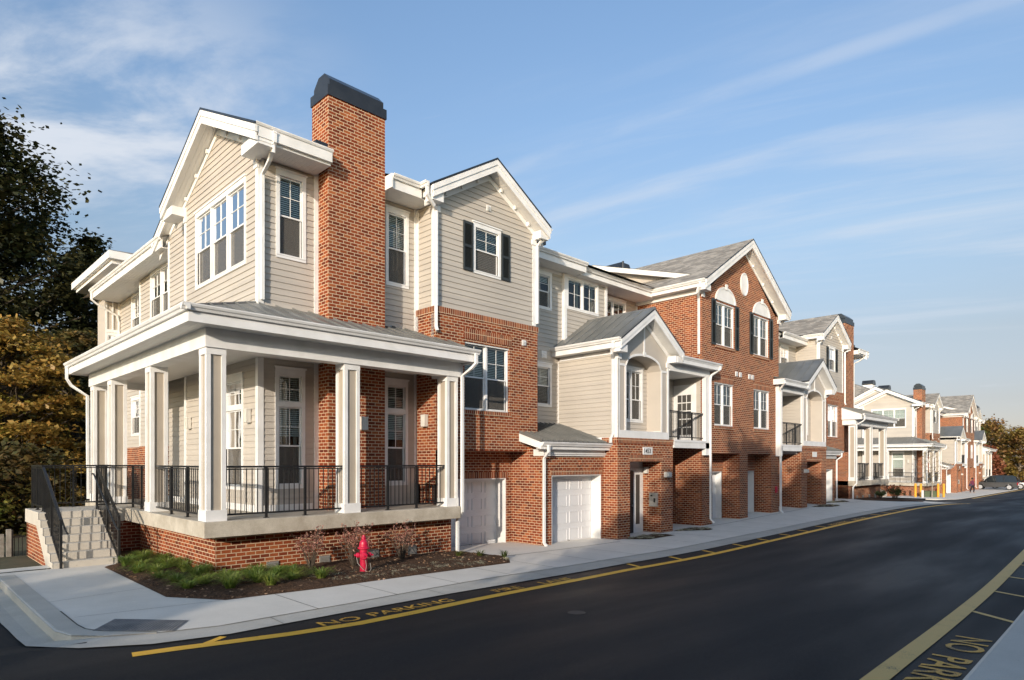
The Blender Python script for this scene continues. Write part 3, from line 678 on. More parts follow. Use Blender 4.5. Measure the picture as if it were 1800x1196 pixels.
    wall(m, FY(13.98), blo, bhi, 6.9, 11.1, [W1], sw); wall(m, FX(10.89), 13.98, 14.8, 6.9, 9.9, (), sw); wall(m, FX(10.89), 13.98, 14.8, 5.5, 6.9, (), sw)
    wall(m, FXp(14.88), 13.98, 15.35, 6.9, 9.9, (), sw)
    B(m, 'siding_wall', SIDE)
    m = MB(); cboard(m, 10.89, 13.98, 6.92, 9.8); cboard(m, 14.88, 13.98, 6.92, 9.8, sx=-1); m.box(10.86, 10.9, 13.98, 14.1, 5.6, 6.92)
    B(m, 'corner_trim', WHITE)
    gable(FY(13.98), 10.54, 15.23, 10.02, 11.42, .38, 5, 10.89, 14.88, 9.7)
    m = MB(); gutter(m, (15.2, 13.6, 10.02), (15.2, 14.7, 10.02), (1, 0)); B(m, 'gutter', WHITE)
    downspout([(15.15, 13.72, 9.95), (15.15, 13.72, 9.7), (14.97, 13.8, 9.58), (14.96, 13.93, 9.45), (14.96, 13.93, 7.0)])
    W2 = (11.9, 13.68, 4.1, 6.05)
    window(FY(13.9), 11.95, 13.63, 4.14, 6.0, units=2, base=-.09, casing=.04, head=.04, sill=.04, blind=.5)
    m = MB(); wall(m, FY(13.9), 10.86, 14.93, 2.94, 6.86, [W2], reveal=.16); wall(m, FX(10.86), 13.9, 14.8, 2.0, 6.86); wall(m, FXp(14.93), 13.9, 15.35, 2.9, 6.86)
    m.poly([(10.86, 13.9, 6.86), (14.93, 13.9, 6.86), (14.93, 14.0, 6.9), (10.86, 14.0, 6.9)])
    # soffit of the garage recess, recess wall
    m.poly([(10.86, 13.9, 2.94), (14.93, 13.9, 2.94), (14.93, 14.62, 2.94), (10.86, 14.62, 2.94)])
    G1 = (11.95, 14.22, ZB, 2.11)
    wall(m, FY(14.6), 10.86, 14.47, ZB, 2.94, [G1], reveal=.12); wall(m, FX(14.47), 13.24, 14.62, ZB, 2.94); wall(m, FXp(11.07), 13.6, 14.62, ZB, 3.2)
    B(m, 'brick_wall', BRICK)
    soldier(FY(13.9), 11.86, 13.76, 6.13, 6.42, .02); soldier(FY(13.9), 10.84, 14.95, 6.7, 6.88, .02); soldier(FX(10.86), 13.88, 14.8, 6.7, 6.88, .02)
    soldier(FY(13.9), 11.86, 13.74, 3.98, 4.1, .03); soldier(FY(14.6), 11.87, 14.3, 2.11, 2.3, .012)
    vent(FY(13.9), 14.3, 6.3); vent(FY(13.98), 12.88, 10.1)
    door_frame(FY(14.6), 11.95, 14.22, -.1, 2.11, -.46, .455); garage_door(FY(14.6), 11.98, 14.19, -.02, 2.08, -.44)
    # porch lights
    sconce(FX(10.86), 14.3, 3.76); sconce(FY(14.28), 8.8, 3.6); sconce(FX(6.36), 15.25, 3.72); sconce(FX(6.36), 19.3, 3.72)
    # ---------------- garage block with lean-to metal roof
    G2 = (14.86, 17.36, ZB, 2.2)
    m = MB(); wall(m, FY(13.24), 14.47, 17.53, ZB, 3.0, [G2], reveal=.1); wall(m, FX(14.468), 13.24, 14.4, 2.94, 3.1); B(m, 'garage_wall', BRICK)
    soldier(FY(13.24), 14.8, 17.42, 2.2, 2.36, .012); vv = MB(); vv.F = FY(13.24); vv.box(16.2, 16.34, 0, .03, 2.5, 2.68); B(vv, 'meter_cover', BRICK)
    door_frame(FY(13.24), 14.86, 17.36, -.1, 2.2, -.42, .415); garage_door(FY(13.24), 14.89, 17.33, -.02, 2.17, -.4)
    m = MB(); z0, z1 = 3.2, 3.93
    m.poly([(14.1, 12.95, z0 + .04), (17.53, 12.95, z0 + .04), (17.53, 15.3, z1 + .04), (14.1, 15.3, z1 + .04)])
    m.poly([(14.1, 12.95, z0 + .04), (14.1, 15.3, z1 + .04), (14.1, 15.3, z1), (14.1, 12.95, z0)])
    for k in range(15):
        x = 14.11 + k * .242; m.sweep((x, 12.95, z0 + .04), (x, 15.3, z1 + .04), (1, 0), [(0, 0), (0, .05), (.024, .05), (.024, 0)])
    Lr = B(m, 'lean_to_roof', METAL)
    m = MB(); gutter(m, (14.1, 12.98, 3.22), (17.53, 12.98, 3.22), (0, -1)); m.prism([(12.98, 3.0), (12.98, 3.2), (13.9, 3.49), (13.9, 3.25)], 0, 14.1, 14.16)
    m.box(14.16, 17.53, 12.98, 13.02, 3.0, 3.2); m.box(14.16, 17.53, 13.02, 13.24, 3.0, 3.02); m.box(14.42, 17.53, 13.17, 13.24, 2.8, 3.0); m.box(14.42, 14.47, 13.24, 13.6, 2.8, 3.0)
    m.box(14.5, 17.5, 13.13, 13.17, 2.86, 2.9)
    B(m, 'fascia', WHITE, Lr)
    downspout([(14.35, 12.9, 3.12), (14.35, 12.9, 2.92), (14.42, 13.15, 2.72), (14.42, 13.15, .15), (14.44, 13.05, .06)])
    # ---------------- recessed upper walls
    sidew = []
    Wa = window(FY(15.3), 16.1, 17.06, 8.08, 9.2, blind=.2); Wb = window(FY(15.3), 16.1, 17.06, 4.65, 5.95, blind=.9)
    Wc = window(FY(15.2), 17.95, 19.64, 8.28, 9.32, units=2, split=None, mun=(2, 2), blind=.1, curtain=True); Wd = window(FY(15.84), 20.75, 22.35, 8.25, 9.2, units=2, split=None, blind=.1)
    m = MB(); wall(m, FY(15.3), 14.88, 17.75, 3.5, 9.5, [Wa, Wb], sw); wall(m, FX(17.75), 15.2, 15.3, 6.0, 9.5); wall(m, FY(15.2), 17.75, 20.25, 6.0, 9.5, [Wc], sw)
    wall(m, FY(15.84), 20.25, 23.3, 6.0, 9.5, [Wd], sw); wall(m, FXp(20.25), 15.2, 15.84, 6.0, 9.5, (), sw)
    B(m, 'siding_wall', SIDE)
    m = MB(); m.box(17.72, 17.86, 15.165, 15.2, 6.0, 9.45); m.box(17.72, 17.75, 15.2, 15.3, 6, 9.45); B(m, 'corner_trim', WHITE); m = MB(); m.box(23.18, 23.3, 15.81, 15.84, 6, 9.45); B(m, 'corner_trim', WHITE)
    m = MB(); m.box(20.14, 20.28, 15.165, 15.2, 6.0, 9.45)
    m.box(14.9, 17.7, 15.265, 15.3, 9.36, 9.5); m.box(17.86, 20.14, 15.165, 15.2, 9.4, 9.5)
    B(m, 'corner_trim', WHITE); m = MB(); m.box(17.5, 17.6, 15.27, 15.3, 3.9, 6.2)
    B(m, 'corner_trim', WHITE)
    vent(FY(15.3), 16.75, 6.4, .26, .26)
    m = MB(); m.mat = 0
    gutter(m, (14.9, 14.62, 9.8), (18.3, 14.62, 9.8), (0, -1)); gutter(m, (18.25, 14.86, 9.74), (22.95, 14.86, 9.74), (0, -1))
    m.box(14.9, 18.3, 14.62, 14.66, 9.46, 9.74); m.box(18.25, 22.95, 14.86, 14.9, 9.44, 9.70)
    m.mat = 1; m.box(14.88, 18.3, 14.66, 15.3, 9.46, 9.475); m.box(18.3, 23.3, 14.9, 15.84, 9.44, 9.455)
    m.mat = 2; m.poly([(14.9, 14.6, 9.78), (23, 14.6, 9.76), (23, 20, 12.0), (14.9, 20, 12.0)])
    B(m, 'front_eave', [WHITE, SOFF, SHING])
    # ---------------- entry block (brick base, siding side, arched niche, gable)
    DO = (18.2, 20.15, ZB, 2.63)
    m = MB(); wall(m, FY(12.66), 17.49, 20.92, ZB, 3.42, [DO], reveal=.85); wall(m, FX(17.49), 12.66, 13.3, ZB, 3.42); wall(m, FXp(20.92), 12.66, 14.1, ZB, 3.42)
    m.poly([(17.49, 12.66, 3.42), (20.92, 12.66, 3.42), (20.92, 12.8, 3.44), (17.49, 12.8, 3.44)])
    wall(m, FY(13.51), 18.0, 20.4, ZB, 2.8)
    B(m, 'brick_wall', BRICK)
    soldier(FY(12.66), 18.12, 20.22, 2.63, 2.86, .014); soldier(FY(12.66), 17.47, 20.94, 3.25, 3.43, .018); soldier(FX(17.49), 12.645, 13.3, 3.25, 3.43, .018)
    m = MB(); m.F = FY(13.51); m.box(18.5, 20.13, .0, .08, .0, 2.4); m.box(18.2, 20.15, 0, .05, 2.4, 2.62); D = B(m, 'entry_door', WHITE)
    m = MB(); m.F = FY(13.51); m.box(18.55, 19.48, .08, .11, .05, 2.3); m.box(18.66, 19.36, .11, .125, .25, 1.0); m.box(18.66, 19.36, .11, .125, 1.15, 2.1); B(m, 'door_leaf', DARKDOOR, D)
    m = MB(); m.F = FY(13.51); m.box(19.36, 19.42, .11, .17, 1.0, 1.08); m.box(19.28, 19.42, .15, .17, 1.03, 1.05); B(m, 'handle', STEEL, D)
    m = MB(); m.F = FY(13.51); m.box(19.66, 19.9, .08, .09, .35, 2.15); B(m, 'side_light', [SCREEN], D)
    m = MB(); m.F = FX(20.15); m.box(12.8, 13.12, .0, .09, 1.0, 1.5); E1 = B(m, 'intercom', STEEL)
    m = MB(); m.F = FX(20.15); m.box(12.86, 12.93, .09, .1, 1.15, 1.3); m.box(12.98, 13.06, .09, .1, 1.36, 1.42); B(m, 'keypad', BLACK, E1)
    m = MB(); m.F = FY(12.66); m.box(20.32, 20.6, 0, .14, 2.06, 2.24); m.box(20.36, 20.56, .14, .18, 2.09, 2.2); B(m, 'wall_light', LAMPM)
    m = MB(); m.F = FX(20.15); m.box(13.2, 13.34, 0, .12, 2.2, 2.42); B(m, 'wall_light', LAMPM)
    m = MB(); m.F = FY(12.64); m.box(18.93, 19.51, 0, .02, 2.87, 3.13); Pq = B(m, 'number_plaque', WHITE)
    PLQ.append(Pq)
    # upper part
    m = MB(); wall(m, FX(17.53), 12.69, 15.3, 3.42, 6.35, (), sw); B(m, 'siding_wall', SIDE)
    m = MB(); m.mat = 0; F = FY(12.69)
    pz = lambda x: 6.25 + .0 if False else 0
    a0, a1, zs_, rise = 18.0, 20.15, 5.88, .42; xc = 19.09
    gz = lambda x: 6.45 + (1.56 - abs(x - xc)) * .66
    wall(m, F, 17.6, a0, 3.66, zs_, ()); wall(m, F, a1, 20.6, 3.66, zs_, ())
    N = 16; m.F = F
    def az(x): t = (x - (a0 + a1) / 2) / ((a1 - a0) / 2); return zs_ + rise * math.sqrt(max(0, 1 - t * t))
    xs = [17.53, a0] + [a0 + (a1 - a0) * k / N for k in range(1, N)] + [a1, 20.65]
    if xc not in xs: xs.append(xc); xs.sort()
    for x0, x1 in zip(xs, xs[1:]):
        l0 = az(x0) if x0 >= a0 and x1 <= a1 + 1e-6 else zs_; l1 = az(x1) if x0 >= a0 - 1e-6 and x1 <= a1 + 1e-6 else zs_
        m.poly([(x0, 0, l0), (x1, 0, l1), (x1, 0, gz(x1)), (x0, 0, gz(x0))])
        if x0 >= a0 - 1e-6 and x1 <= a1 + 1e-6: m.poly([(x0, 0, l0), (x1, 0, l1), (x1, -.6, l1), (x0, -.6, l0)])
    m.poly([(a0, 0, 3.66), (a0, -.6, 3.66), (a0, -.6, zs_), (a0, 0, zs_)]); m.poly([(a1, 0, 3.66), (a1, -.6, 3.66), (a1, -.6, zs_), (a1, 0, zs_)])
    m.poly([(a0, 0, 3.66), (a1, 0, 3.66), (a1, -.6, 3.66), (a0, -.6, 3.66)])
    B(m, 'arch_wall', PANEL)
    Wn = window(FY(13.29), 18.52, 19.78, 4.12, 5.85, units=2, blind=.0, curtain=True, split=.42, casing=.1)
    m = MB(); wall(m, FY(13.29), a0, a1, 3.66, 6.32, [Wn], sw); B(m, 'siding_wall', SIDE)
    m = MB(); m.F = F
    m.box(17.5, 20.66, -.01, .03, 3.42, 3.68); m.box(17.5, 17.62, -.01, .03, 3.68, 6.5); m.box(20.56, 20.66, -.01, .03, 3.68, 6.3)
    m.box(a0 - .07, a0, 0, .025, 3.68, zs_); m.box(a1, a1 + .07, 0, .025, 3.68, zs_); m.box(17.62, a0 - .04, 0, .02, zs_ - .04, zs_ + .04); m.box(a1 + .04, 20.56, 0, .02, zs_ - .04, zs_ + .04)
    m.box(xc - .035, xc + .035, 0, .022, zs_ + rise, 7.5); m.box(xc - .07, xc + .07, 0, .045, zs_ + rise - .02, zs_ + rise + .14)
    pts = [a0 + (a1 - a0) * k / N for k in range(N + 1)]
    for x0, x1 in zip(pts, pts[1:]): m.prism([(x0, az(x0) - .005), (x1, az(x1) - .005), (x1, az(x1) + .075), (x0, az(x0) + .075)], 1, 0, .03)
    m.F = None; m.box(17.5, 17.53, 12.66, 12.8, 3.42, 6.35); m.box(17.5, 17.53, 12.8, 15.2, 6.22, 6.35); m.box(17.49, 17.53, 12.8, 15.27, 3.3, 3.44)
    m.box(a1 - .001, a1 + .0, 12.7, 13.2, 3.7, 3.72)
    B(m, 'arch_trim', WHITE)
    gable(FY(12.69), 17.14, 21.04, 6.6, 7.86, .42, 2.6, 17.53, 20.65, 6.3, metal=True, dents=False, rake=.3)
    m = MB(); m.box(17.16, 17.2, 12.3, 15.3, 6.36, 6.6); gutter(m, (17.16, 12.27, 6.66), (17.16, 15.3, 6.66), (-1, 0)); B(m, 'gutter', WHITE)
    downspout([(17.1, 12.55, 6.55), (17.1, 12.55, 6.35), (17.25, 12.7, 6.15), (17.47, 12.85, 6.05), (17.47, 12.85, 3.55), (17.36, 12.85, 3.4), (17.36, 12.85, 3.25)])
    # ---------------- balcony
    m = MB(); m.mat = 0
    m.box(20.7, 23.66, 12.64, 12.82, 5.97, 6.3); m.box(23.3, 23.66, 12.62, 12.79, 2.88, 5.97)
    m.box(20.95, 23.62, 12.62, 12.85, 3.14, 3.42); m.box(20.93, 23.3, 12.85, 14.05, 3.3, 3.42); m.box(20.93, 21.05, 12.85, 14.05, 3.0, 3.3); m.box(20.95, 23.64, 12.6, 12.64, 3.36, 3.44)
    m.box(20.56, 20.66, 12.72, 12.8, 3.44, 5.97)
    B(m, 'balcony_frame', WHITE)
    m = MB(); m.box(20.7, 23.3, 12.82, 14.05, 5.98, 6.0); m.box(20.7, 23.9, 12.36, 12.82, 6.3, 6.32); B(m, 'balcony_ceiling', SOFF)
    m = MB(); m.box(21.05, 23.3, 12.85, 14.05, 3.27, 3.3); B(m, 'balcony_soffit', SOFF)
    m = MB(); wall(m, FY(14.05), 20.65, 23.3, 3.42, 6.0, (), sw); wall(m, FX(23.28), 12.83, 14.05, 3.42, 6.0, (), sw); wall(m, FXp(20.66), 12.8, 14.05, 3.42, 6.0, (), sw); B(m, 'siding_wall', SIDE)
    m = MB(); m.F = FX(23.28); m.box(13.03, 14.03, .0, .04, 3.44, 5.72); m.box(13.0, 13.1, .04, .055, 3.44, 5.75); D = B(m, 'balcony_door', WHITE)
    g = MB(); g.F = FX(23.28)
    for i in range(3):
        for j in range(5): g.box(13.24 + i * .21, 13.42 + i * .21, .04, .045, 3.7 + j * .33, 3.99 + j * .33)
    B(g, 'pane', [SCREEN], D)
    railing((20.66, 12.76), (23.32, 12.76), 3.44, (.3, .68), 1.07)
    m = MB(); wall(m, FY(14.05), 20.92, 23.3, ZB, 3.3); wall(m, FX(23.27), 12.8, 14.05, ZB, 3.3); B(m, 'brick_wall', BRICK)
    m = MB(); m.poly([(20.6, 12.32, 6.50), (23.95, 12.32, 6.50), (23.95, 15.9, 7.2), (20.6, 15.9, 7.2)])
    for k in range(8): x = 20.9 + k * .42; m.sweep((x, 12.32, 6.5), (x, 15.9, 7.2), (1, 0), [(0, 0), (0, .04), (.024, .04), (.024, 0)])
    Lr = B(m, 'balcony_roof', METAL)
    m = MB(); gutter(m, (20.95, 12.36, 6.5), (23.95, 12.36, 6.5), (0, -1)); m.box(20.7, 23.92, 12.32, 12.38, 6.24, 6.46); m.box(20.7, 23.92, 12.38, 12.66, 6.26, 6.3); m.box(23.88, 23.93, 12.38, 12.79, 6.24, 6.5)
    B(m, 'fascia', WHITE, Lr)
    downspout([(23.85, 12.28, 6.4), (23.85, 12.28, 6.3), (23.72, 12.45, 6.15), (23.66, 12.58, 6.05), (23.6, 12.58, 5.9), (23.6, 12.58, .35), (23.66, 12.45, .2)])
    # roof pieces of the centre: half of the higher cross roof with raked gable end
    m = MB(); m.mat = 0
    def rk(y, dz): return 10.2 + (y - 13.2) * .29 + dz
    m.prism([(13.2, rk(13.2, 0)), (18.6, rk(18.6, 0)), (18.6, rk(18.6, -.22)), (13.2, rk(13.2, -.2))], 0, 23.75, 23.95)
    m.prism([(18.6, rk(18.6, 0)), (24, rk(13.2, 0)), (24, rk(13.2, -.2)), (18.6, rk(18.6, -.22))], 0, 23.75, 23.95)
    m.mat = 1; m.poly([(24.1, 13.4, rk(13.4, -.05)), (24.1, 18.6, rk(18.6, -.05)), (24.1, 23.8, rk(13.4, -.05)), (24.1, 23.8, 9.4), (24.1, 13.4, 9.4)])
    m.mat = 2; m.poly([(23.72, 13.2, rk(13.2, .01)), (C0, 13.2, rk(13.2, .01)), (C0, 18.6, rk(18.6, .01)), (23.72, 18.6, rk(18.6, .01))])
    m.poly([(23.72, 24, rk(13.2, .01)), (C0, 24, rk(13.2, .01)), (C0, 18.6, rk(18.6, .01)), (23.72, 18.6, rk(18.6, .01))])
    B(m, 'cross_roof', [WHITE, PANEL, SHING])
    # low main roof behind and rear wall
    m = MB(); m.poly([(10.0, 15.0, 9.85), (C0, 15.0, 9.85), (C0, 24, 13.9), (14, 24, 13.9)]); m.poly([(6.9, 33.5, 9.7), (C0, 33.5, 9.7), (C0, 24, 13.9), (14, 24, 13.9)]); m.poly([(6.9, 33.5, 9.7), (14, 24, 13.9), (10.0, 15.0, 9.85), (6.9, 18, 9.8)])
    B(m, 'main_roof', SHING)
    m = MB(); wall(m, FY(34), 7.5, C0, ZB, 9.8); B(m, 'rear_wall', PANEL)
    m = MB(); m.mat = 1; m.box(32.4, 33.6, 23.4, 24.6, 13.0, 14.35) if MIR is False else m.box(2 * C0 - 25.6, 2 * C0 - 24.4, 23.4, 24.6, 13.0, 14.35); x0 = 32.3 if MIR is False else 2 * C0 - 25.7
    m.mat = 0; m.prism([(x0, 14.3), (x0 + 1.4, 14.3), (x0 + 1.4, 14.5), (x0 + 1.1, 14.9), (x0 + .3, 14.9), (x0, 14.5)], 1, 23.3, 24.7); B(m, 'rear_chimney', [CAPM, WHITE])
PLQ = []
half(True)
MIR = True
half(False)
MIR = False
# ---------------- centre brick block
hb = []
Wl = [(24.42, 26.07, 7.42, 9.2), (27.86, 29.5, 7.42, 9.2), (24.32, 25.98, 4.1, 5.88), (27.93, 29.58, 4.1, 5.88)]
for i, (a, b, c, d) in enumerate(Wl):
    window(FY(12.8), a + .05, b - .05, c + .05, d - .05, units=2, base=-.07, casing=.05, head=.05, sill=.05, blind=.6 if i < 2 else .95, curtain=True)
m = MB(); sl = .6
BX0, BX1 = 23.3, 30.6
rec = [(24.15, 26.55, ZB, 2.97), (27.35, 29.75, ZB, 2.97)]
def lo(z): return BX0 if z <= 9.62 else BX0 + (z - 9.62) / sl
def hi(z): return BX1 if z <= 9.62 else BX1 - (z - 9.62) / sl
wall(m, FY(12.8), lo, hi, ZB, 11.80, Wl + rec, reveal=0)
for a, b, c, d in Wl:
    m.F = FY(12.8)
    for q in ([(a, 0, c), (a, -.14, c), (a, -.14, d), (a, 0, d)], [(b, 0, c), (b, -.14, c), (b, -.14, d), (b, 0, d)], [(a, 0, d), (b, 0, d), (b, -.14, d), (a, -.14, d)], [(a, 0, c), (b, 0, c), (b, -.14, c), (a, -.14, c)]): m.poly(q)
for a, b, c, d in rec:
    m.F = FY(12.8)
    for q in ([(a, 0, c), (a, -.75, c), (a, -.75, d), (a, 0, d)], [(b, 0, c), (b, -.75, c), (b, -.75, d), (b, 0, d)], [(a, 0, d), (b, 0, d), (b, -.75, d), (a, -.75, d)]): m.poly(q)
    m.F = None; wall(m, FY(13.55), a, b, ZB, 2.97, [(a + .14, b - .14, ZB, 2.2)])
m.F = None
wall(m, FX(BX0), 12.8, 16.2, 2.9, 9.7); wall(m, FXp(BX1), 12.8, 16.2, 2.9, 9.7)
B(m, 'brick_wall', BRICK)
for a, b, c, d in rec:
    door_frame(FY(13.55), a + .14, b - .14, -.1, 2.2, -.3, .29); garage_door(FY(13.55), a + .17, b - .17, .0, 2.17, -.28); soldier(FY(13.55), a + .06, b - .06, 2.2, 2.38, .012)
for a, b, c, d in Wl: soldier(FY(12.8), a - .04, b + .04, c - .12, c, .035)
for a, b, c, d in Wl[2:]: soldier(FY(12.8), a - .05, b + .05, d, d + .3, .016)
for a, b, c, d in Wl[:2]:
    shutter(FY(12.79), a - .37, a - .04, c - .02, d + .06); shutter(FY(12.79), b + .04, b + .37, c - .02, d + .06)
    m = MB(); m.F = FY(12.8); N = 18; xm = (a + b) / 2; hw = (b - a) / 2 + .05
    arc = [(xm + hw * math.cos(PI - PI * k / N), d + .07 + .62 * math.sin(PI * k / N)) for k in range(N + 1)]
    m.prism(arc, 1, 0, .04)
    for (x0, z0), (x1, z1) in zip(arc, arc[1:]):
        f = .88; c0 = (xm, d + .07); m.prism([(x0, z0), (x1, z1), (xm + (x1 - xm) * f, c0[1] + (z1 - c0[1]) * f), (xm + (x0 - xm) * f, c0[1] + (z0 - c0[1]) * f)], 1, .04, .065)
    m.prism([(xm - .06, d + .58), (xm + .06, d + .58), (xm + .09, d + .80), (xm - .09, d + .80)], 1, .04, .09)
    B(m, 'arch_pediment', WHITE)
m = MB(); m.F = FY(12.8); ov = [(C0 + .34 * math.cos(2 * PI * k / 28), 10.35 + .5 * math.sin(2 * PI * k / 28)) for k in range(28)]
m.prism(ov, 1, 0, .035)
for k in range(28):
    p, q = ov[k], ov[(k + 1) % 28]; m.prism([p, q, (C0 + (q[0] - C0) * .85, 10.35 + (q[1] - 10.35) * .88), (C0 + (p[0] - C0) * .85, 10.35 + (p[1] - 10.35) * .88)], 1, .035, .06)
B(m, 'oval_medallion', WHITE)
for x in (26.25, 26.62, 27.48, 27.8): vent(FY(12.8), x, 6.38, .2, .2)
gable(FY(12.8), 22.88, 31.02, 9.72, 12.2, .42, 6.2, BX0, BX1, 9.4)
for x, sg, bx in ((22.9, -1, 23.24), (31.0, 1, 30.6)):
    m = MB(); gutter(m, (x, 12.4, 9.74), (x, 14.9, 9.74), (sg, 0)); B(m, 'gutter', WHITE)
    m = MB(); m.box(bx, bx + .06, 12.8, 15.8, 9.3, 9.5); B(m, 'frieze', WHITE)
for x, sg in ((BX0, 1), (BX1, -1)):
    downspout([(x - .45 * sg, 12.62, 9.65), (x - .45 * sg, 12.62, 9.45), (x - .2 * sg, 12.85, 9.2), (x - .06 * sg, 12.9, 9.1), (x - .06 * sg, 12.9, 6.9)])
m = MB(); m.F = FY(12.8); m.box(30.2, 30.36, 0, .06, 1.15, 1.45); B(m, 'alarm_box', RED)
m = MB(); m.tube([(24.6, 17.5, 10.6), (24.6, 17.5, 11.9)], .05, 8); B(m, 'vent_pipe', CAPM)
# number on the plaque nearest the camera
def text_mesh(s, size, mat, name, M4, parent=None, sx=1.0, ext=.0, track=1.0):
    c = bpy.data.curves.new(name, 'FONT'); c.body = s; c.size = size; c.extrude = ext; c.space_character = track; c.resolution_u = 3
    c.offset = size * .012
    o = bpy.data.objects.new(name, c); COL.objects.link(o)
    dg = bpy.context.evaluated_depsgraph_get(); dg.update(); me = bpy.data.meshes.new_from_object(o.evaluated_get(dg))
    COL.objects.unlink(o); bpy.data.objects.remove(o)
    me.transform(Matrix.Diagonal((sx, 1, 1, 1))); me.transform(M4); me.materials.clear(); me.materials.append(mat)
    n = bpy.data.objects.new(name, me); COL.objects.link(n)
    if parent: n.parent = parent
    return n
R90 = Matrix.Rotation(PI / 2, 4, 'X')
for i, (pq, x) in enumerate(((PLQ[0], 18.96),)):
    text_mesh('1453', .23, BLACK, 'house_number', Matrix.Translation((x - ORG[0], 12.617 - ORG[1], 2.92)) @ R90, pq, .98, .003)
# ------------------------------------------------------------------ second row down the street
ROOT2 = copy_tree(ROOT)
th = .027; tx, ty = 73.5, 3.75
ROOT2.location = (tx + math.cos(th) * ORG[0] - math.sin(th) * ORG[1], ty + math.sin(th) * ORG[0] + math.cos(th) * ORG[1], -1.05)
ROOT2.rotation_euler = (0, 0, th)
ROOT2['label'] = 'distant brick and beige apartment row behind the yellow bollards and the parked silver car'
# ------------------------------------------------------------------ terrain
ZT = [(-400, .30), (4.5, .30), (11, .13), (14, .0), (20, .02), (27, .10), (33.5, .12), (42, .10), (50, -.1), (60, -.6), (75, -1.05), (110, -1.2), (400, -1.6), (2000, -2)]
def zt(X):
    return sum(zt0(X + k * .9) for k in range(-4, 5)) / 9
def zt0(X):
    for (x0, z0), (x1, z1) in zip(ZT, ZT[1:]):
        if X <= x1: return z0 + (z1 - z0) * max(0, X - x0) / (x1 - x0)
    return -2
def cl(t): return max(0., min(1., t))
def zg(X, Y):
    w_ = cl((X - 25) / 10) * cl((56 - X) / 10)
    return zt(X) + w_ * .07 * max(0, min(Y, 13.4) - 10) 
def drop(X, Y): return .14 * cl((Y - 9.75) / .9) if X < 1.9 else 0
def itp(pl, X):
    for (x0, y0), (x1, y1) in zip(pl, pl[1:]):
        if x0 <= X <= x1: return y0 + (y1 - y0) * (X - x0) / (x1 - x0)
    return pl[0][1] if X < pl[0][0] else pl[-1][1]
def lin(a, b, n): return [a + (b - a) * k / n for k in range(n + 1)]
def grid(xs, ys, zf, test=None):
    m = MB(); m.v = [(x, y, zf(x, y)) for x in xs for y in ys]; n = len(ys)
    for i in range(len(xs) - 1):
        for j in range(n - 1):
            if test and not test((xs[i] + xs[i + 1]) / 2, (ys[j] + ys[j + 1]) / 2): continue
            m.f.append((i * n + j, (i + 1) * n + j, (i + 1) * n + j + 1, i * n + j + 1)); m.m.append(0)
    return m
xs = [-900, -300, -100, -40, -20, -10] + lin(-8, 80, 88)[1:] + [85, 90, 100, 110, 130, 160, 220, 300, 400, 700, 1500]
ys = [-900, -300, -100, -40, -20, -10] + lin(-6, 20, 26) + [25, 30, 40, 60, 100, 200, 400, 900, 1500]
g = grid(xs, ys, lambda x, y: zg(x, y) - (.25 if x < 5 and y < 17 else .06)); tag(g.build('ground', DIRT), None, kind='structure')
A_ = [(1.34, 16.4), (1.36, 12.3), (1.38, 11.8), (1.41, 10.47), (1.5, 9.92), (1.8, 9.42), (2.5, 9.0), (3.4, 8.82), (5.5, 8.93), (9.07, 9.12), (13.4, 9.42), (20, 9.5), (25, 9.55), (30.8, 9.7), (38, 9.8), (46, 9.75), (52, 9.75), (54.5, 10), (55.6, 11), (56, 13), (56, 30)]
B_ = [(1.73, 16.4), (1.73, 12.7), (1.73, 11.9), (1.74, 10.6), (1.85, 10.15), (2.16, 9.8), (2.7, 9.52), (3.45, 9.33), (5.5, 9.42), (9.2, 9.85), (13.6, 10.12), (20, 10.2), (25, 10.2), (30.8, 10.25), (38, 10.3), (46, 10.25), (50.8, 10.25), (53, 10.6), (54, 11.4), (54.3, 13), (54.3, 30)]
def resamp(pa, pb, st):
    out = []
    pb = pb + [pb[-1]] * (len(pa) - len(pb)) if len(pb) < len(pa) else pb
    for k in range(len(pa) - 1):
        n = max(1, int(max(math.dist(pa[k], pa[k + 1]), math.dist(pb[k], pb[k + 1])) / st))
        for i in range(n):
            t = i / n; out.append(tuple((p[k][0] + (p[k + 1][0] - p[k][0]) * t, p[k][1] + (p[k + 1][1] - p[k][1]) * t) for p in (pa, pb)))
    out.append((pa[-1], pb[-1])); return out
def road_in(x, y):
    if y < -1 or y > 60: return False
    if x < 1.6: return y < 15.9 or x < -3 and y < 40
    if x < 56.3: return y < itp([(1.6, 9.9), (2.2, 9.4), (3, 9.15), (9, 9.4), (14, 9.7), (54, 9.9), (56.3, 13)], x)
    if x < 68: return True
    return y < 14.2
rx = lin(-30, 0, 15) + lin(0, 4, 20)[1:] + lin(4, 80, 152)[1:] + lin(80, 420, 68)[1:]
ry = lin(-1, 8, 9) + lin(8, 16, 32)[1:] + lin(16, 60, 22)[1:]
g = grid(rx, ry, lambda x, y: zg(x, y) - drop(x - .2, y), road_in); tag(g.build('road', ASPH), None, kind='structure')
# gutter pan
m = MB(); rs = resamp(A_, B_, .5)
for (a0, b0), (a1, b1) in zip(rs, rs[1:]):
    for t0, t1 in ((0, .5), (.5, 1), (1, 1.12)):
        P_ = []
        for a, b, t in ((a0, b0, t0), (a1, b1, t0), (a1, b1, t1), (a0, b0, t1)):
            x = a[0] + (b[0] - a[0]) * t; y = a[1] + (b[1] - a[1]) * t; P_.append((x, y, zg(x, y) - drop(min(x, 1.7), y) * cl((2.3 - x) / .5) + .018 - .01 * max(0, 1 - abs(2 * t - 1))))
        m.poly(P_)
tag(m.build('gutter_pan', PAN), None, kind='structure')
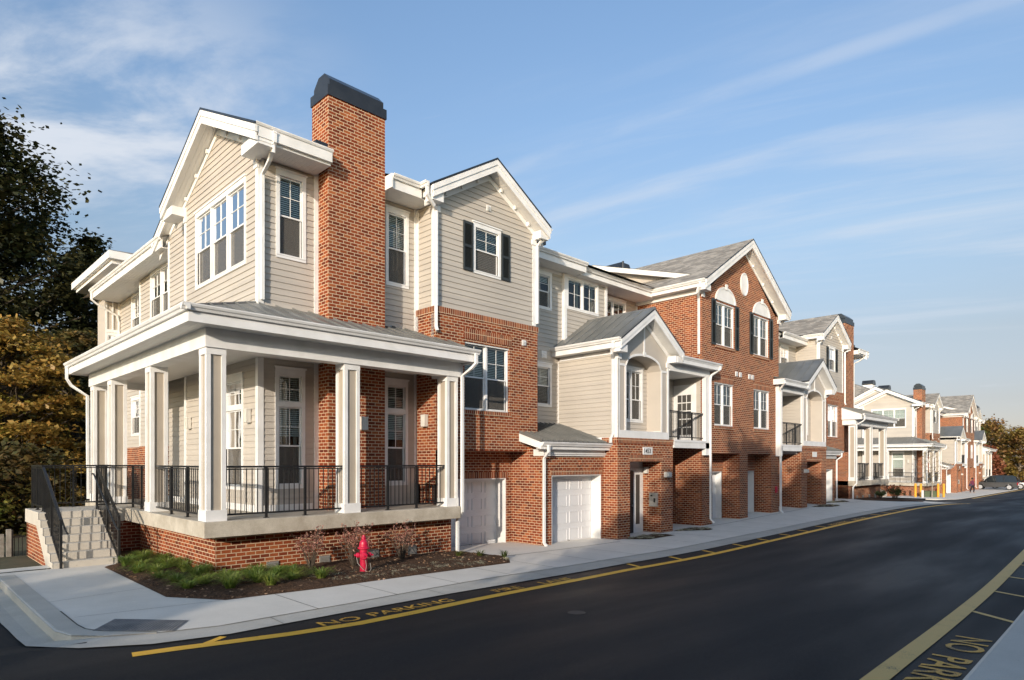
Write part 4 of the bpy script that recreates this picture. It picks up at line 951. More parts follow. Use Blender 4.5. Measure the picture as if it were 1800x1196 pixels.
# raised kerb tapering down to the ramp
m = MB(); kb = [p for p in B_ if p[0] < 2.8]; kc = [(2.03, 16.4), (2.03, 12.7), (2.03, 11.9), (2.03, 10.75), (2.06, 10.4), (2.2, 10.1), (2.72, 9.56)]
rs = resamp(kb, kc, .25)
for (a0, b0), (a1, b1) in zip(rs, rs[1:]):
    za = zg(*a0) + .027; zb = zg(*a1) + .027
    e0 = (a0[0] + (b0[0] - a0[0]) * .12, a0[1] + (b0[1] - a0[1]) * .12); e1 = (a1[0] + (b1[0] - a1[0]) * .12, a1[1] + (b1[1] - a1[1]) * .12)
    m.poly([(*e0, za), (*b0, za), (*b1, zb), (*e1, zb)])
    m.poly([(*a0, za - .02), (*e0, za), (*e1, zb), (*a1, zb - .02)])
    m.poly([(*a0, za - .02), (*a1, zb - .02), (*a1, zb - .3), (*a0, za - .3)])
tag(m.build('kerb', PAN), None, kind='structure')
# sidewalk
Bx = [p for p in B_ if 1.73 <= p[0] <= 54]; Bmono = [(1.73, 10.6), (1.85, 10.15), (2.16, 9.8)] + [p for p in B_ if 2.5 < p[0] <= 54.0]
xs = sorted(set([1.74, 1.78, 1.85, 1.95, 2.05, 2.16, 2.3, 2.5] + lin(2.7, 54, 171)))
m = MB()
for x0, x1 in zip(xs, xs[1:]):
    y0, y1 = itp(Bmono, x0), itp(Bmono, x1); yt = 16.8 if x1 < 4.1 else 14.7
    if x0 > 49: yt = 14.7 if x0 < 50 else 16
    N = 14
    for k in range(N):
        q = [(x0, y0 + (yt - y0) * k / N), (x1, y1 + (yt - y1) * k / N), (x1, y1 + (yt - y1) * (k + 1) / N), (x0, y0 + (yt - y0) * (k + 1) / N)]
        m.poly([(x, y, zg(x, y) + .022) for x, y in q])
m.poly([(-14, 15.9, .323), (1.74, 15.9, .323), (1.74, 17.6, .323), (-14, 17.6, .323)]); m.poly([(1.74, 16.9, .323), (2.9, 16.9, .323), (2.9, 17.4, .323), (1.74, 17.4, .323)])
tag(m.build('sidewalk', WALK), None, kind='structure')
JOINT = noisy('dirty_joint', (.06, .055, .045), (.13, .12, .1), 5, .95, 0)
m = MB()
def strip(m, p, q, w, dz, zf=zg, n=None):
    L = math.dist(p, q); n = n or max(1, int(L / .5)); ux, uy = -(q[1] - p[1]) / L * w / 2, (q[0] - p[0]) / L * w / 2
    for k in range(n):
        a = [p[i] + (q[i] - p[i]) * k / n for i in (0, 1)]; b = [p[i] + (q[i] - p[i]) * (k + 1) / n for i in (0, 1)]
        m.poly([(a[0] + ux, a[1] + uy, zf(*a) + dz), (a[0] - ux, a[1] - uy, zf(*a) + dz), (b[0] - ux, b[1] - uy, zf(*b) + dz), (b[0] + ux, b[1] + uy, zf(*b) + dz)])
for p, q in zip(B_[4:-2], B_[5:-2]): strip(m, p, q, .014, .026)
for p, q in zip(kc[2:], kc[3:]): strip(m, p, q, .02, .031)
strip(m, (11.9, 12.25), (17.2, 12.35), .035, .026); strip(m, (21.9, 12.5), (33.5, 12.5), .04, .026); strip(m, (36.5, 12.4), (42, 12.4), .035, .026)
WJ = [(5.0, 10.95), (6.6, 11), (8.2, 11.05), (9.8, 11.1), (11.4, 11.5)] + [(x, 12.25) for x in (13.2, 15, 16.8)] + [(x, 12.45) for x in (18.6, 20.4, 22.2, 24, 25.8, 27.6, 29.4, 31.2, 33, 34.8, 36.6, 38.4, 40.2)]
for x, yt in WJ: strip(m, (x, itp(Bmono, x)), (x, yt), .014, .0255)
for x in (4.2, 7.3, 10.4, 13.5, 16.6, 19.7, 22.8, 26, 29, 32): strip(m, (x, itp(Bmono, x)), (x - .03, itp(A_[7:17], x)), .009, .0215)
strip(m, (1.98, 12.8), (3.54, 13.1), .01, .0255); strip(m, (2.1, 11.3), (4.1, 11.05), .01, .0255)
tag(m.build('sidewalk_joints', JOINT), None, kind='structure')
# far pavement in front of the second row and far kerb
m = MB()
for x in range(70, 130, 2):
    f = lambda X: 13.75 + .9 * cl((74 - X) / 5) ** 2 * 3
    m.poly([(x, f(x), zg(x, 14) + .06), (x + 2, f(x + 2), zg(x + 2, 14) + .06), (x + 2, 19.5, zg(x + 2, 14) + .06), (x, 19.5, zg(x, 14) + .06)])
    m.poly([(x, f(x), zg(x, 14) + .06), (x + 2, f(x + 2), zg(x + 2, 14) + .06), (x + 2, f(x + 2), zg(x + 2, 14) - .1), (x, f(x), zg(x, 14) - .1)])
tag(m.build('far_sidewalk', WALK), None, kind='structure')
m = MB()
for x in lin(-12, 60, 36)[:-1]:
    x1 = x + 2; y0 = 1.5 + (x - 8.6) * .022; y1 = 1.5 + (x1 - 8.6) * .022; z0 = zg(x, 1) + .11; z1 = zg(x1, 1) + .11
    m.poly([(x, -2.5, z0), (x1, -2.5, z1), (x1, y1 - .05, z1), (x, y0 - .05, z0)]); m.poly([(x, y0 - .05, z0), (x1, y1 - .05, z1), (x1, y1, z1 - .03), (x, y0, z0 - .03)]); m.poly([(x, y0, z0 - .03), (x1, y1, z1 - .03), (x1, y1, z1 - .2), (x, y0, z0 - .2)])
tag(m.build('near_sidewalk', WALK), None, kind='structure')
# ------------------------------------------------------------------ painted markings
m = MB(); YL = [(2.2, 8.70), (2.7, 8.60), (3.25, 8.47), (4, 8.31), (5.0, 8.2), (6, 8.24), (7.3, 8.36), (12.5, 8.8), (16, 8.86), (20, 8.93), (25.3, 8.97), (33, 9.1), (40, 9.2), (48, 9.2), (53, 9.2), (55.5, 9.6), (56.6, 10.5), (57, 12)]
sm = []
for k in range(len(YL) - 1):
    n = max(1, int(math.dist(YL[k], YL[k + 1]) / .5)); sm += [(YL[k][0] + (YL[k + 1][0] - YL[k][0]) * i / n, YL[k][1] + (YL[k + 1][1] - YL[k][1]) * i / n) for i in range(n)]
sm.append(YL[-1])
def ribbon(m, pts, w, dz):
    P_ = []
    for k, p in enumerate(pts):
        a = pts[max(0, k - 1)]; b = pts[min(len(pts) - 1, k + 1)]; L = math.dist(a, b) or 1; nx, ny = -(b[1] - a[1]) / L, (b[0] - a[0]) / L
        P_.append(((p[0] + nx * w / 2, p[1] + ny * w / 2), (p[0] - nx * w / 2, p[1] - ny * w / 2)))
    for (a, b), (c, d) in zip(P_, P_[1:]): m.poly([(*q, zg(*q) + dz) for q in (a, b, d, c)])
ribbon(m, sm, .2, .007)
for x in (13.3, 15.3, 17.15, 19.1, 20.9, 22.7, 24.35, 26.2, 33.6, 35.3, 37, 38.8): strip(m, (x + .1, itp(A_[7:17], x) - .02), (x - .1, itp(YL[3:14], x) + .09), .11, .007)
strip(m, (3.3, 8.78), (3.02, 8.6), .1, .007)
tag(m.build('fire_lane_line', YEL), None, kind='structure')
m = MB(); YR = [(-4, 1.87), (7.8, 2.21), (30, 2.85), (38, 3.12), (46, 3.5), (54, 4.0), (60, 4.5)]
ribbon(m, [(x, itp(YR, x)) for x in lin(-4, 60, 128)], .235, .012)
for x, x2, y2 in ((13.35, 12.8, 1.6), (15.95, 15.6, 1.68), (18.2, 17.95, 1.72), (20.4, 20.2, 1.75), (22.6, 22.4, 1.8)): strip(m, (x, itp(YR, x) - .1), (x2, y2), .11, .007)
for x in (97,): pass
tag(m.build('near_lane_line', YELD), None, kind='structure')
m = MB(); ribbon(m, [(x, 13.2 + .0 * x) for x in lin(78, 180, 30)], .25, .01); tag(m.build('far_lane_line', YELD), None, kind='structure')
def ground_text(s, p, ang, size, sx, mat, name):
    o = text_mesh(s, size, mat, name, Matrix.Rotation(ang, 4, 'Z'), None, sx, 0, 1.0)
    for v in o.data.vertices: v.co.x += p[0]; v.co.y += p[1]; v.co.z = zg(v.co.x, v.co.y) + .008
    # stencil bridges are part of the lettering's look: kept as bevel-free flat letters
    tag(o, None, kind='structure'); return o
ground_text('NO', (4.52, 8.40), -.02, .36, 1.2, YTXT, 'painted_words'); ground_text('PARKING', (5.38, 8.42), .06, .34, 1.22, YTXT, 'painted_words')
ground_text('FIRE', (8.18, 8.62), .045, .34, 1.22, YTXT, 'painted_words'); ground_text('LANE', (9.55, 8.70), .04, .34, 1.22, YTXT, 'painted_words')
ground_text('NO PARKING', (27.0, 9.13), .015, .34, 1.05, YTXT, 'painted_words'); ground_text('FIRE LANE', (30.0, 9.2), .01, .34, 1.05, YTXT, 'painted_words')
ground_text('NO', (11.1, 2.06), PI + .03, .60, 1.12, YTXT, 'painted_words'); ground_text('PARKING', (9.65, 2.04), PI + .03, .60, 1.05, YTXT, 'painted_words')
ground_text('FIRE', (5.2, 1.95), PI + .03, .60, 1.12, YTXT, 'painted_words')
# truncated-dome pad on the ramp
m = MB(); q = [Vector(p) for p in ((2.10, 10.22), (2.50, 10.78), (3.25, 9.95), (2.90, 9.45))]
m.poly([(p.x, p.y, zg(*p) + .028) for p in q])
for i in range(1, 26):
    for j in range(1, 17):
        a = q[0].lerp(q[3], i / 26); b = q[1].lerp(q[2], i / 26); p = a.lerp(b, j / 17); z = zg(p.x, p.y) + .028; r = .016
        k = len(m.v); m.v += [(p.x + r * math.cos(t * PI / 3), p.y + r * math.sin(t * PI / 3), z) for t in range(6)] + [(p.x + r * .6 * math.cos(t * PI / 3), p.y + r * .6 * math.sin(t * PI / 3), z + .008) for t in range(6)]
        for t in range(6): m.f.append((k + t, k + (t + 1) % 6, k + 6 + (t + 1) % 6, k + 6 + t)); m.m.append(0)
        m.f.append(tuple(k + 6 + t for t in range(6))); m.m.append(0)
PAD = noisy('tactile_pad', (.13, .135, .14), (.20, .2, .2), 5, .7, .1)
tag(m.build('tactile_paving', PAD), 'dark grey dimpled tactile pad set in the kerb ramp at the sidewalk corner', 'tactile pad')
m = MB(); m.lathe([(.0, .0), (.11, .0), (.11, .004), (.0, .005)], (7.95, 6.55, zg(8, 6.5) + .006), 24); m.lathe([(.13, 0), (.145, 0), (.145, .003), (.13, .003)], (7.95, 6.55, zg(8, 6.5) + .006), 24)
tag(m.build('valve_cover', noisy('iron', (.02, .018, .017), (.035, .032, .03), 9, .6, .2)), 'small round iron valve cover set in the dark asphalt road', 'manhole cover')
# ------------------------------------------------------------------ planting beds
from mathutils.geometry import delaunay_2d_cdt
def inside(poly, x, y):
    c = False; n = len(poly)
    for i in range(n):
        (x0, y0), (x1, y1) = poly[i], poly[(i + 1) % n]
        if (y0 > y) != (y1 > y) and x < (x1 - x0) * (y - y0) / (y1 - y0) + x0: c = not c
    return c
def edged(poly, x, y):
    d = 9
    for i in range(len(poly)):
        a = Vector(poly[i]); b = Vector(poly[(i + 1) % len(poly)]); ab = b - a; t = cl(((Vector((x, y)) - a).dot(ab)) / ab.length_squared); d = min(d, (Vector((x, y)) - a - ab * t).length)
    return d
def bed(poly, st, hh, label=None):
    vs = [Vector(p) for p in poly]; x0 = min(p[0] for p in poly); x1 = max(p[0] for p in poly); y0 = min(p[1] for p in poly); y1 = max(p[1] for p in poly)
    y = y0
    while y < y1:
        x = x0
        while x < x1:
            px, py = x + random.uniform(-.4, .4) * st, y + random.uniform(-.4, .4) * st
            if inside(poly, px, py) and edged(poly, px, py) > st * .5: vs.append(Vector((px, py)))
            x += st
        y += st
    r = delaunay_2d_cdt(vs, [], [list(range(len(poly)))], 1, 1e-5)
    m = MB()
    for v in r[0]:
        d = edged(poly, v.x, v.y); m.v.append((v.x, v.y, zg(v.x, v.y) + .026 + min(hh, d * .25) + (.03 * noise.noise(Vector((v.x * 9, v.y * 9, 0))) + .015 if d > .05 else 0)))
    m.f = [tuple(f) for f in r[2]]; m.m = [0] * len(m.f)
    o = m.build('mulch_bed', MULCH, smooth=False); tag(o, None, kind='structure'); return o
BED = [(4.08, 18.6), (4.08, 16.6), (3.58, 16.3), (3.54, 11.96), (4.18, 11.03), (5.8, 10.93), (8.4, 11.06), (11.1, 11.25), (11.7, 11.9), (11.4, 13.7), (5.0, 13.7), (5.0, 18.6)]
bed(BED, .09, .06)
BEDS = [[(17.75, 12.6), (18.3, 11.95), (19.9, 11.95), (19.5, 12.6)], [(20.95, 12.7), (22.1, 11.85), (22.5, 11.9), (22.3, 12.6)], [(34.0, 12.6), (35.3, 12.0), (36.6, 12.0), (36.3, 12.6)],
        [(37.0, 13.1), (38.0, 12.85), (40, 12.6), (40, 13)], [(42.7, 13.4), (42.8, 12.6), (45.5, 11.4), (49.2, 10.95), (50.6, 11.4), (50.4, 13.4)]]
for b_ in BEDS: bed(b_, .15, .04)
def blades(m, x, y, z, n, h, spread, wd=.012, droop=.5, seg=4, mats=1):
    for _ in range(n):
        a = random.uniform(0, 2 * PI); r0 = random.uniform(0, .06); L = h * random.uniform(.6, 1.15); sp_ = spread * random.uniform(.3, 1.1); w = wd * random.uniform(.6, 1.2)
        cx, cy = math.cos(a), math.sin(a); px, py = x + cx * r0, y + cy * r0; nx, ny = -cy * w / 2, cx * w / 2; prev = None; m.mat = random.randrange(mats)
        for k in range(seg + 1):
            t = k / seg; out = sp_ * t * (0.4 + .6 * t); up = L * (t - droop * t * t * t); ww = (1 - t) ** .6 if t < 1 else .05
            cur = ((px + cx * out + nx * ww, py + cy * out + ny * ww, z + up), (px + cx * out - nx * ww, py + cy * out - ny * ww, z + up))
            if prev: m.poly([prev[0], prev[1], cur[1], cur[0]])
            prev = cur
GP_ = [(4.5, 16.9), (4.35, 16.3), (4.7, 16.1), (3.85, 15.7), (4.65, 15.0), (3.8, 14.6), (4.75, 13.6), (5.5, 12.8), (5.9, 12.6), (5.9, 12.1), (6.2, 11.55), (4.05, 16.0), (4.45, 15.5), (4.0, 15.2), (4.4, 14.8), (4.05, 14.3), (4.5, 14.0), (3.95, 13.6), (4.45, 13.2), (4.0, 12.9), (4.3, 12.4), (4.8, 12.7), (3.95, 12.15), (4.7, 12.1), (5.2, 12.5), (4.5, 11.65), (5.1, 11.9), (5.6, 12.2), (5.15, 11.45), (5.75, 11.8)]
for k, (x, y) in enumerate(GP_):
    m = MB(); blades(m, x, y, zg(x, y) + .06, 170, .43 * random.uniform(.7, 1.2), .40, .017, .55)
    tag(m.build('grass_clump', LBLADE), 'green arching grass clump in the mulch around the porch corner', 'ornamental grass', 'green grass clumps around the porch corner')
m = MB()
for k in range(70):
    x = random.uniform(5.7, 11.3); y = itp([(5.6, 11.1), (8.4, 11.2), (11.1, 11.4)], x) + random.choice((.12, .18, .2, .6, .75)) + random.uniform(-.06, .1)
    blades(m, x, y, zg(x, y) + .05, 44, .13, .21, .014, .9)
for b_ in BEDS[:4]:
    cx = sum(p[0] for p in b_) / 4; cy = sum(p[1] for p in b_) / 4
    for k in range(26):
        t = random.random(); a, b = b_[random.randrange(4)], b_[random.randrange(4)]; x = (a[0] + b[0] + cx) / 3 + random.uniform(-.2, .2); y = (a[1] + b[1] + cy) / 3 + random.uniform(-.08, .08)
        blades(m, x, y, zg(x, y) + .03, 30, .14, .2, .014, .8)
tag(m.build('border_grass', LVAR), 'low pale striped lilyturf edging in the mulch beds along the sidewalk', 'ground cover', kind='stuff')
m = MB()
for k in range(900):
    while True:
        x = random.uniform(3.6, 11.5); y = random.uniform(10.95, 16.2)
        if inside(BED, x, y): break
    z = zg(x, y) + min(.06, .25 * edged(BED, x, y)) + .035; s = random.uniform(.02, .05); a = random.uniform(0, PI); dz = random.uniform(-.02, .03)
    m.poly([(x + s * math.cos(a), y + s * math.sin(a), z), (x - s * .5 * math.sin(a), y + s * .5 * math.cos(a), z + dz), (x - s * math.cos(a), y - s * math.sin(a), z + .01), (x + s * .5 * math.sin(a), y - s * .5 * math.cos(a), z - dz * .4)])
tag(m.build('leaf_litter', LDRY), 'dry brown fallen leaves scattered over the mulch bed', 'fallen leaves', kind='stuff')
def shrub(x, y, h, r, n, label, mat, cat='shrub', twigs=34, ls=.024, nm='shrub'):
    z = zg(x, y) + .03; T_ = thing(nm, label, cat, (x, y, z))
    s = MB(); L_ = MB(); tips = []
    for k in range(twigs):
        a = random.uniform(0, 2 * PI); b = random.uniform(.15, 1) ** .6; hh = h * random.uniform(.55, 1.0); p0 = Vector((0, 0, 0)); p2 = Vector((math.cos(a) * r * b, math.sin(a) * r * b, hh)); p1 = p2 * .5 + Vector((0, 0, .08))
        s.tube([p0, p1, p2], [.007, .005, .002], 4); tips.append((p1, p2))
        for q in range(3):
            e = p1.lerp(p2, random.random()); f = e + Vector((random.uniform(-.13, .13), random.uniform(-.13, .13), random.uniform(.02, .16))); s.tube([e, f], [.003, .0015], 3); tips.append((e, f))
    for k in range(n):
        a, b = random.choice(tips); c = a.lerp(b, random.uniform(.2, 1.05)) + Vector([random.gauss(0, .018) for _ in range(3)]); u_ = Vector([random.gauss(0, 1) for _ in range(3)]).normalized(); v_ = u_.orthogonal().normalized(); w_ = ls * random.uniform(.6, 1.3)
        L_.poly([tuple(c + u_ * w_), tuple(c + v_ * w_ * .5), tuple(c - u_ * w_), tuple(c - v_ * w_ * .5)])
    s.build('stems', BARK, T_); L_.build('foliage', mat, T_); return T_
shrub(6.62, 12.75, .95, .40, 800, 'leftmost reddish shrub against the brick porch base, beside the green grass', LSHRUB)
shrub(7.55, 12.6, 1.0, .44, 1300, 'reddish shrub close behind the left side of the near hydrant', LSHRUB)
shrub(8.95, 12.75, .95, .46, 800, 'browner shrub right of the near hydrant by the brick porch base', LSHRUB)
for (x, y, lb) in ((10.55, 12.55, 'small yellow-green plant left of the porch downspout'), (11.0, 12.25, 'small leafy plant just right of the porch downspout foot'), (11.45, 11.8, 'tiny bright green plant at the tip of the mulch bed by the garage')):
    m = MB(); blades(m, x, y, zg(x, y) + .05, 46, .3, .2, .03, .4, 3); tag(m.build('small_plant', LGREEN), lb, 'plant')
for (x, y, h, lb) in ((45.4, 12.5, .5, 'small yellow-green plant against the far shaded porch base'), (47.3, 12.1, .75, 'green bush in the far mulch bed below the shaded porch'), (48.6, 12.6, 1.0, 'dark red shrub at the far corner of the shaded porch base')):
    shrub(x, y, h, h * .7, 700, lb, LGREEN if 'green' in lb else LRED, twigs=30, ls=.05)
# ------------------------------------------------------------------ hydrants
def hydrant(x, y, rz, label):
    z = zg(x, y) + .05; T_ = thing('fire_hydrant', label, 'hydrant', (x, y, z), rz, 'red fire hydrants')
    m = MB(); m.lathe([(.0, 0), (.125, 0), (.125, .035), (.092, .04), (.085, .06), (.084, .40), (.088, .42), (.088, .56), (.10, .575), (.135, .58), (.135, .612), (.11, .62), (.104, .63), (.100, .69), (.088, .74), (.06, .785), (.045, .80), (.045, .815), (.058, .82), (.055, .845), (.03, .86), (.026, .885), (.02, .90), (0, .9)], n=28); m.build('barrel', RED, T_, smooth=False, bev=.002)
    for ax, r, L in (((0, -1, 0), .078, .19), ((1, 0, 0), .052, .16), ((-1, 0, 0), .052, .16)):
        c = MB(); c.lathe([(0, .06), (r * .86, .06), (r * .86, L - .065), (r * 1.15, L - .06), (r * 1.15, L - .01), (r * .9, L + .01), (r * .3, L + .015), (.02, L + .02), (.02, L + .05), (0, L + .05)], (0, 0, .43), 20, ax); c.build('nozzle_cap', RED, T_)
    c = MB(); p = [Vector((-.16, 0, .38)), Vector((-.13, -.05, .25)), Vector((-.02, -.11, .12)), Vector((.04, -.13, .08)), Vector((.06, -.12, .2)), Vector((.04, -.15, .33))]
    c.tube(p, .006, 5); c.tube([p[3], (.1, -.16, .03), (.16, -.13, .12), (.14, -.08, .25)], .005, 5); c.build('chain', STEEL, T_)
    return T_
HYD1 = hydrant(7.30, 11.78, -.55, 'bright red fire hydrant in the mulch in front of the near brick porch base')
HYD1.scale = (.93, .93, .9)
# ------------------------------------------------------------------ trees
def make_tree(x, y, h, cr, ch, base, name, label, mat, leaves, ls, bark=BARK, group=None, clumps=60, shape=1.0, seed=1, flat=1.0, cat='tree', tr=None, hollow=.35, zz=None, clr=.16, lean=(0, 0)):
    rnd = random.Random(seed); z = (zg(x, y) if zz is None else zz) - .05
    T_ = thing(name, label, cat, (x, y, z), 0, group)
    t = MB(); r0 = tr or h * .018 + .05
    trunk = [Vector((lean[0] * s + .15 * math.sin(s * 5), lean[1] * s, h * .86 * s)) for s in (0, .12, .3, .5, .7, .85, 1)]
    t.tube(trunk, [r0 * 1.3, r0, r0 * .85, r0 * .62, r0 * .42, r0 * .25, .02], 8)
    cl_ = []
    for k in range(clumps):
        u_ = rnd.random(); zz_ = base + (ch) * (k + .5) / clumps
        s = (zz_ - base) / ch; rad = cr * (math.sin(PI * min(1, (s * .86 + .14)) ** shape) ** .7) * rnd.uniform(hollow, 1.0)
        a = k * 2.399 + rnd.uniform(-.5, .5); c = Vector((math.cos(a) * rad, math.sin(a) * rad, zz_ + rnd.uniform(-.03, .03) * h))
        tz = max(.08, (zz_ - rad * rnd.uniform(.35, .7)) / (h * .86)); tz = min(tz, .95)
        i = tz * 6; p0 = Vector((lean[0] * tz, lean[1] * tz, h * .86 * tz)); mid = p0.lerp(c, .55) + Vector((rnd.uniform(-.3, .3), rnd.uniform(-.3, .3), rnd.uniform(0, .4)))
        t.tube([p0, mid, c], [max(.015, r0 * .32 * (1 - tz * .6)), r0 * .16, .012], 5, cap=False)
        for q in range(3): t.tube([mid, mid + Vector([rnd.gauss(0, cr * .07) for _ in range(3)])], [r0 * .08, .008], 4, cap=False)
        cl_.append((c, cr * clr * rnd.uniform(.7, 1.35)))
    t.build('trunk', bark, T_)
    L_ = MB(); per = max(1, leaves // clumps); V = []; F_ = []
    for c, r in cl_:
        for k in range(per):
            d = Vector((rnd.gauss(0, 1), rnd.gauss(0, 1), rnd.gauss(0, .62) * flat)); p = c + d * r * .62
            u_ = Vector((rnd.gauss(0, 1), rnd.gauss(0, 1), rnd.gauss(0, .45))).normalized(); v_ = u_.cross(Vector((rnd.gauss(0, .5), rnd.gauss(0, .5), 1))).normalized(); w = ls * rnd.uniform(.6, 1.4)
            i = len(V); V += [tuple(p + u_ * w), tuple(p + v_ * w * .6), tuple(p - u_ * w * .8), tuple(p - v_ * w * .6)]; F_.append((i, i + 1, i + 2, i + 3))
    L_.v = V; L_.f = F_; L_.m = [0] * len(F_); L_.build('crown', mat, T_)
    return T_
# left: oak, smaller oak, autumn maples, darker wood behind
make_tree(3.5, 51.0, 25.6, 8.0, 22.0, 3.0, 'oak_tree', 'tall dark oak filling the left edge of the picture behind the maples', LOAK, 95000, .175, seed=3, clumps=260, clr=.16, hollow=.2, zz=-.8)
make_tree(10.4, 51.6, 18.4, 3.1, 14.5, 3.6, 'oak_tree', 'shorter dark oak between the tallest oak and the apartment roof', LOAK, 26000, .16, seed=8, clumps=80, clr=.24, zz=-.8)
make_tree(4.3, 37.5, 9.8, 4.4, 8.4, 1.2, 'maple_tree', 'orange autumn maple right behind the stair landing', LMAPLE, 34000, .12, seed=5, clumps=130, flat=.35, clr=.17, hollow=.25, zz=-.6)
make_tree(1.3, 38.0, 9.0, 4.0, 8.0, .8, 'maple_tree', 'yellow-green autumn maple at the left edge beside the orange one', LMAPLE2, 26000, .12, seed=9, clumps=110, flat=.35, clr=.17, hollow=.25, zz=-.9)
for k, (x, y, h, lb) in enumerate(((-2.2, 27.5, 3.4, 'low green bush behind the grey picket fence, leftmost'), (1.0, 27.0, 3.0, 'low green bush behind the right end of the grey picket fence'), (3.6, 27.8, 3.2, 'low green bush behind the black gate and stair wall'))):
    make_tree(x, y, h, 2.3, h - .2, .15, 'bush', lb, (LGREEN, LMAPLE2, LMAPLE3)[k], 7000, .11, seed=120 + k, clumps=46, clr=.28, zz=-.1, cat='bush')
make_tree(7.8, 42, 10.6, 3.8, 9.0, 1.4, 'maple_tree', 'browner autumn maple half hidden by the porch pillars', LMAPLE3, 20000, .13, seed=12, clumps=80, flat=.4, clr=.2, zz=-.6)
for k, (x, y, h, lb) in enumerate(((-3, 48, 12, 'dark green tree low behind the maples at the far left'), (1.5, 58, 15, 'dark tree behind the yellow-green maple'), (9, 62, 13, 'dark tree behind the orange maple and stair rail'), (14, 60, 12, 'dark tree behind the apartment end'), (5, 66, 14, 'dark distant tree between the maples'))):
    make_tree(x, y, h, 5.2, h * .93, .5, 'broadleaf_tree', lb, LOAK if k % 2 else LGREEN, 9000, .3, seed=20 + k, clumps=60, clr=.24, zz=-1.2)
# right: autumn wood beyond the second row
RT = [(133, 24, 10.5, LGREEN, 'olive green tree just beyond the far end of the distant apartments'), (140, 17, 9.2, LGOLD, 'golden tree left of the pale trunk on the right'), (147, 22, 11.0, LGOLD, 'brownish tree behind the golden one at the right'),
      (138, 10.5, 8.8, LRED, 'reddish-brown maple behind the parked cars'), (146, 8, 10.2, LGOLD, 'golden tree at the right edge of the picture'), (152, 13, 11.2, LGOLD, 'tallest tree in the right-hand wood'), (158, 4, 10.5, LGREEN, 'green tree at the far right edge'), (165, 26, 11.5, LGOLD, 'far golden tree peeking over the others'), (170, 12, 11, LGREEN, 'far olive tree deep in the right-hand wood'), (129.5, 20, 5.5, LRED, 'low red tree beside the last porch')]
for k, (x, y, h, mt, lb) in enumerate(RT):
    make_tree(x, y, h + 1.4, h * .42, h * .9, 1.2, 'autumn_tree', lb, mt, 7000, .27, bark=PALEBARK, seed=40 + k, clumps=46, clr=.24, hollow=.2)
make_tree(131, 13.2, 9.0, 1.0, 4.5, 5.0, 'bare_tree', 'tall thin pale trunk standing in front of the right-hand wood', LGOLD, 200, .12, bark=PALEBARK, seed=77, clumps=10, tr=.16)
# unseen street trees added behind the camera to shade the road and lower walls
ST = [(-34, 9.9, 1.8), (-30, 9.3, 1.6), (-26.3, 8.9, 1.5), (-23.6, 8.2, 1.0), (-10.5, 8.6, 1.8), (-5.8, 10.0, 2.1), (-1, 11.3, 2.2), (4.8, 10.2, 2.2), (11.5, 9.6, 2.1), (18.5, 9.2, 2.1)]
for k, (x, top, r) in enumerate(ST):
    make_tree(x, -3.6, top, r, top - 3.6, 3.4, 'street_tree', 'unseen green street tree on the near sidewalk, added for its shade', LGREEN, 9000, .2, seed=90 + k, clumps=46, clr=.34, hollow=.15, group='street trees outside the picture')
OPP = thing('brick_building', 'unseen long plain brick building across the street, added to shade the road', 'building', (0, -12, .2))  # added out of view so that its shade falls across the road
m = MB()
def ob(m, x0, x1, y0, y1, z0, z1): m.box(x0, x1, y0 + 12, y1 + 12, z0 - .2, z1 - .2)
ob(m, -75, 75, -18, -6.6, -1, 8.0); m.build('wall', BRICK, OPP)
m = MB(); m.prism([(-6.4, 7.8), (5.6, 7.8), (-.4, 9.3)], 0, -75.5, 75.5); m.build('roof', SHING, OPP)
for i in range(24):
    for j in range(2):
        m = MB(); x = -70 + i * 6; z = 1.2 + j * 3.4; m.box(x - .7, x + .7, 5.38, 5.46, z, z + 1.6); w_ = m.build('window', WHITE, OPP)
        m = MB(); m.box(x - .6, x + .6, 5.46, 5.47, z + .1, z + 1.5); m.build('pane', SCREEN, w_)
# ------------------------------------------------------------------ young tree, bollards, green box, far hydrant
hydrant(77.7, 16.25, -.4, 'small distant red fire hydrant on the far sidewalk right of the bollards')
def bollard(x, y, lb, mat=YPOST, h=1.45, r=.11):
    m = MB(); m.lathe([(0, -.1), (r, -.1), (r, h - .07), (r * .8, h - .02), (r * .4, h), (0, h)], (x, y, zg(x, y)), 16); tag(m.build('bollard', mat), lb, 'bollard', 'bollards around the green box' if mat is YPOST else None)
bollard(74.9, 17.45, 'left yellow bollard of the left pair beside the green box'); bollard(75.0, 17.0, 'right yellow bollard of the left pair beside the green box')
bollard(77.1, 15.95, 'left yellow bollard of the right pair beside the green box'); bollard(77.5, 15.55, 'right yellow bollard of the right pair beside the green box')
bollard(74.1, 16.65, 'short pale post in front of the left pair of yellow bollards', LAMPM, .8, .12)
T_ = thing('utility_box', 'low green metal utility box between the two pairs of yellow bollards', 'utility box', (76.9, 16.75, zg(76.5, 16.8)), -.75)
m = MB(); m.box(-.62, .62, -.35, .35, -.1, .62); m.build('cabinet', GREENBOX, T_, bev=.02); m = MB(); m.box(-.66, .66, -.39, .39, .62, .68); m.build('lid', GREENBOX, T_, bev=.01)
make_tree(76.2, 16.3, 5.6, 1.5, 3.6, 1.7, 'young_tree', 'slender young tree with sparse pale leaves before the distant porch', LGOLD, 420, .07, bark=PALEBARK, seed=61, clumps=34, tr=.055, clr=.25)
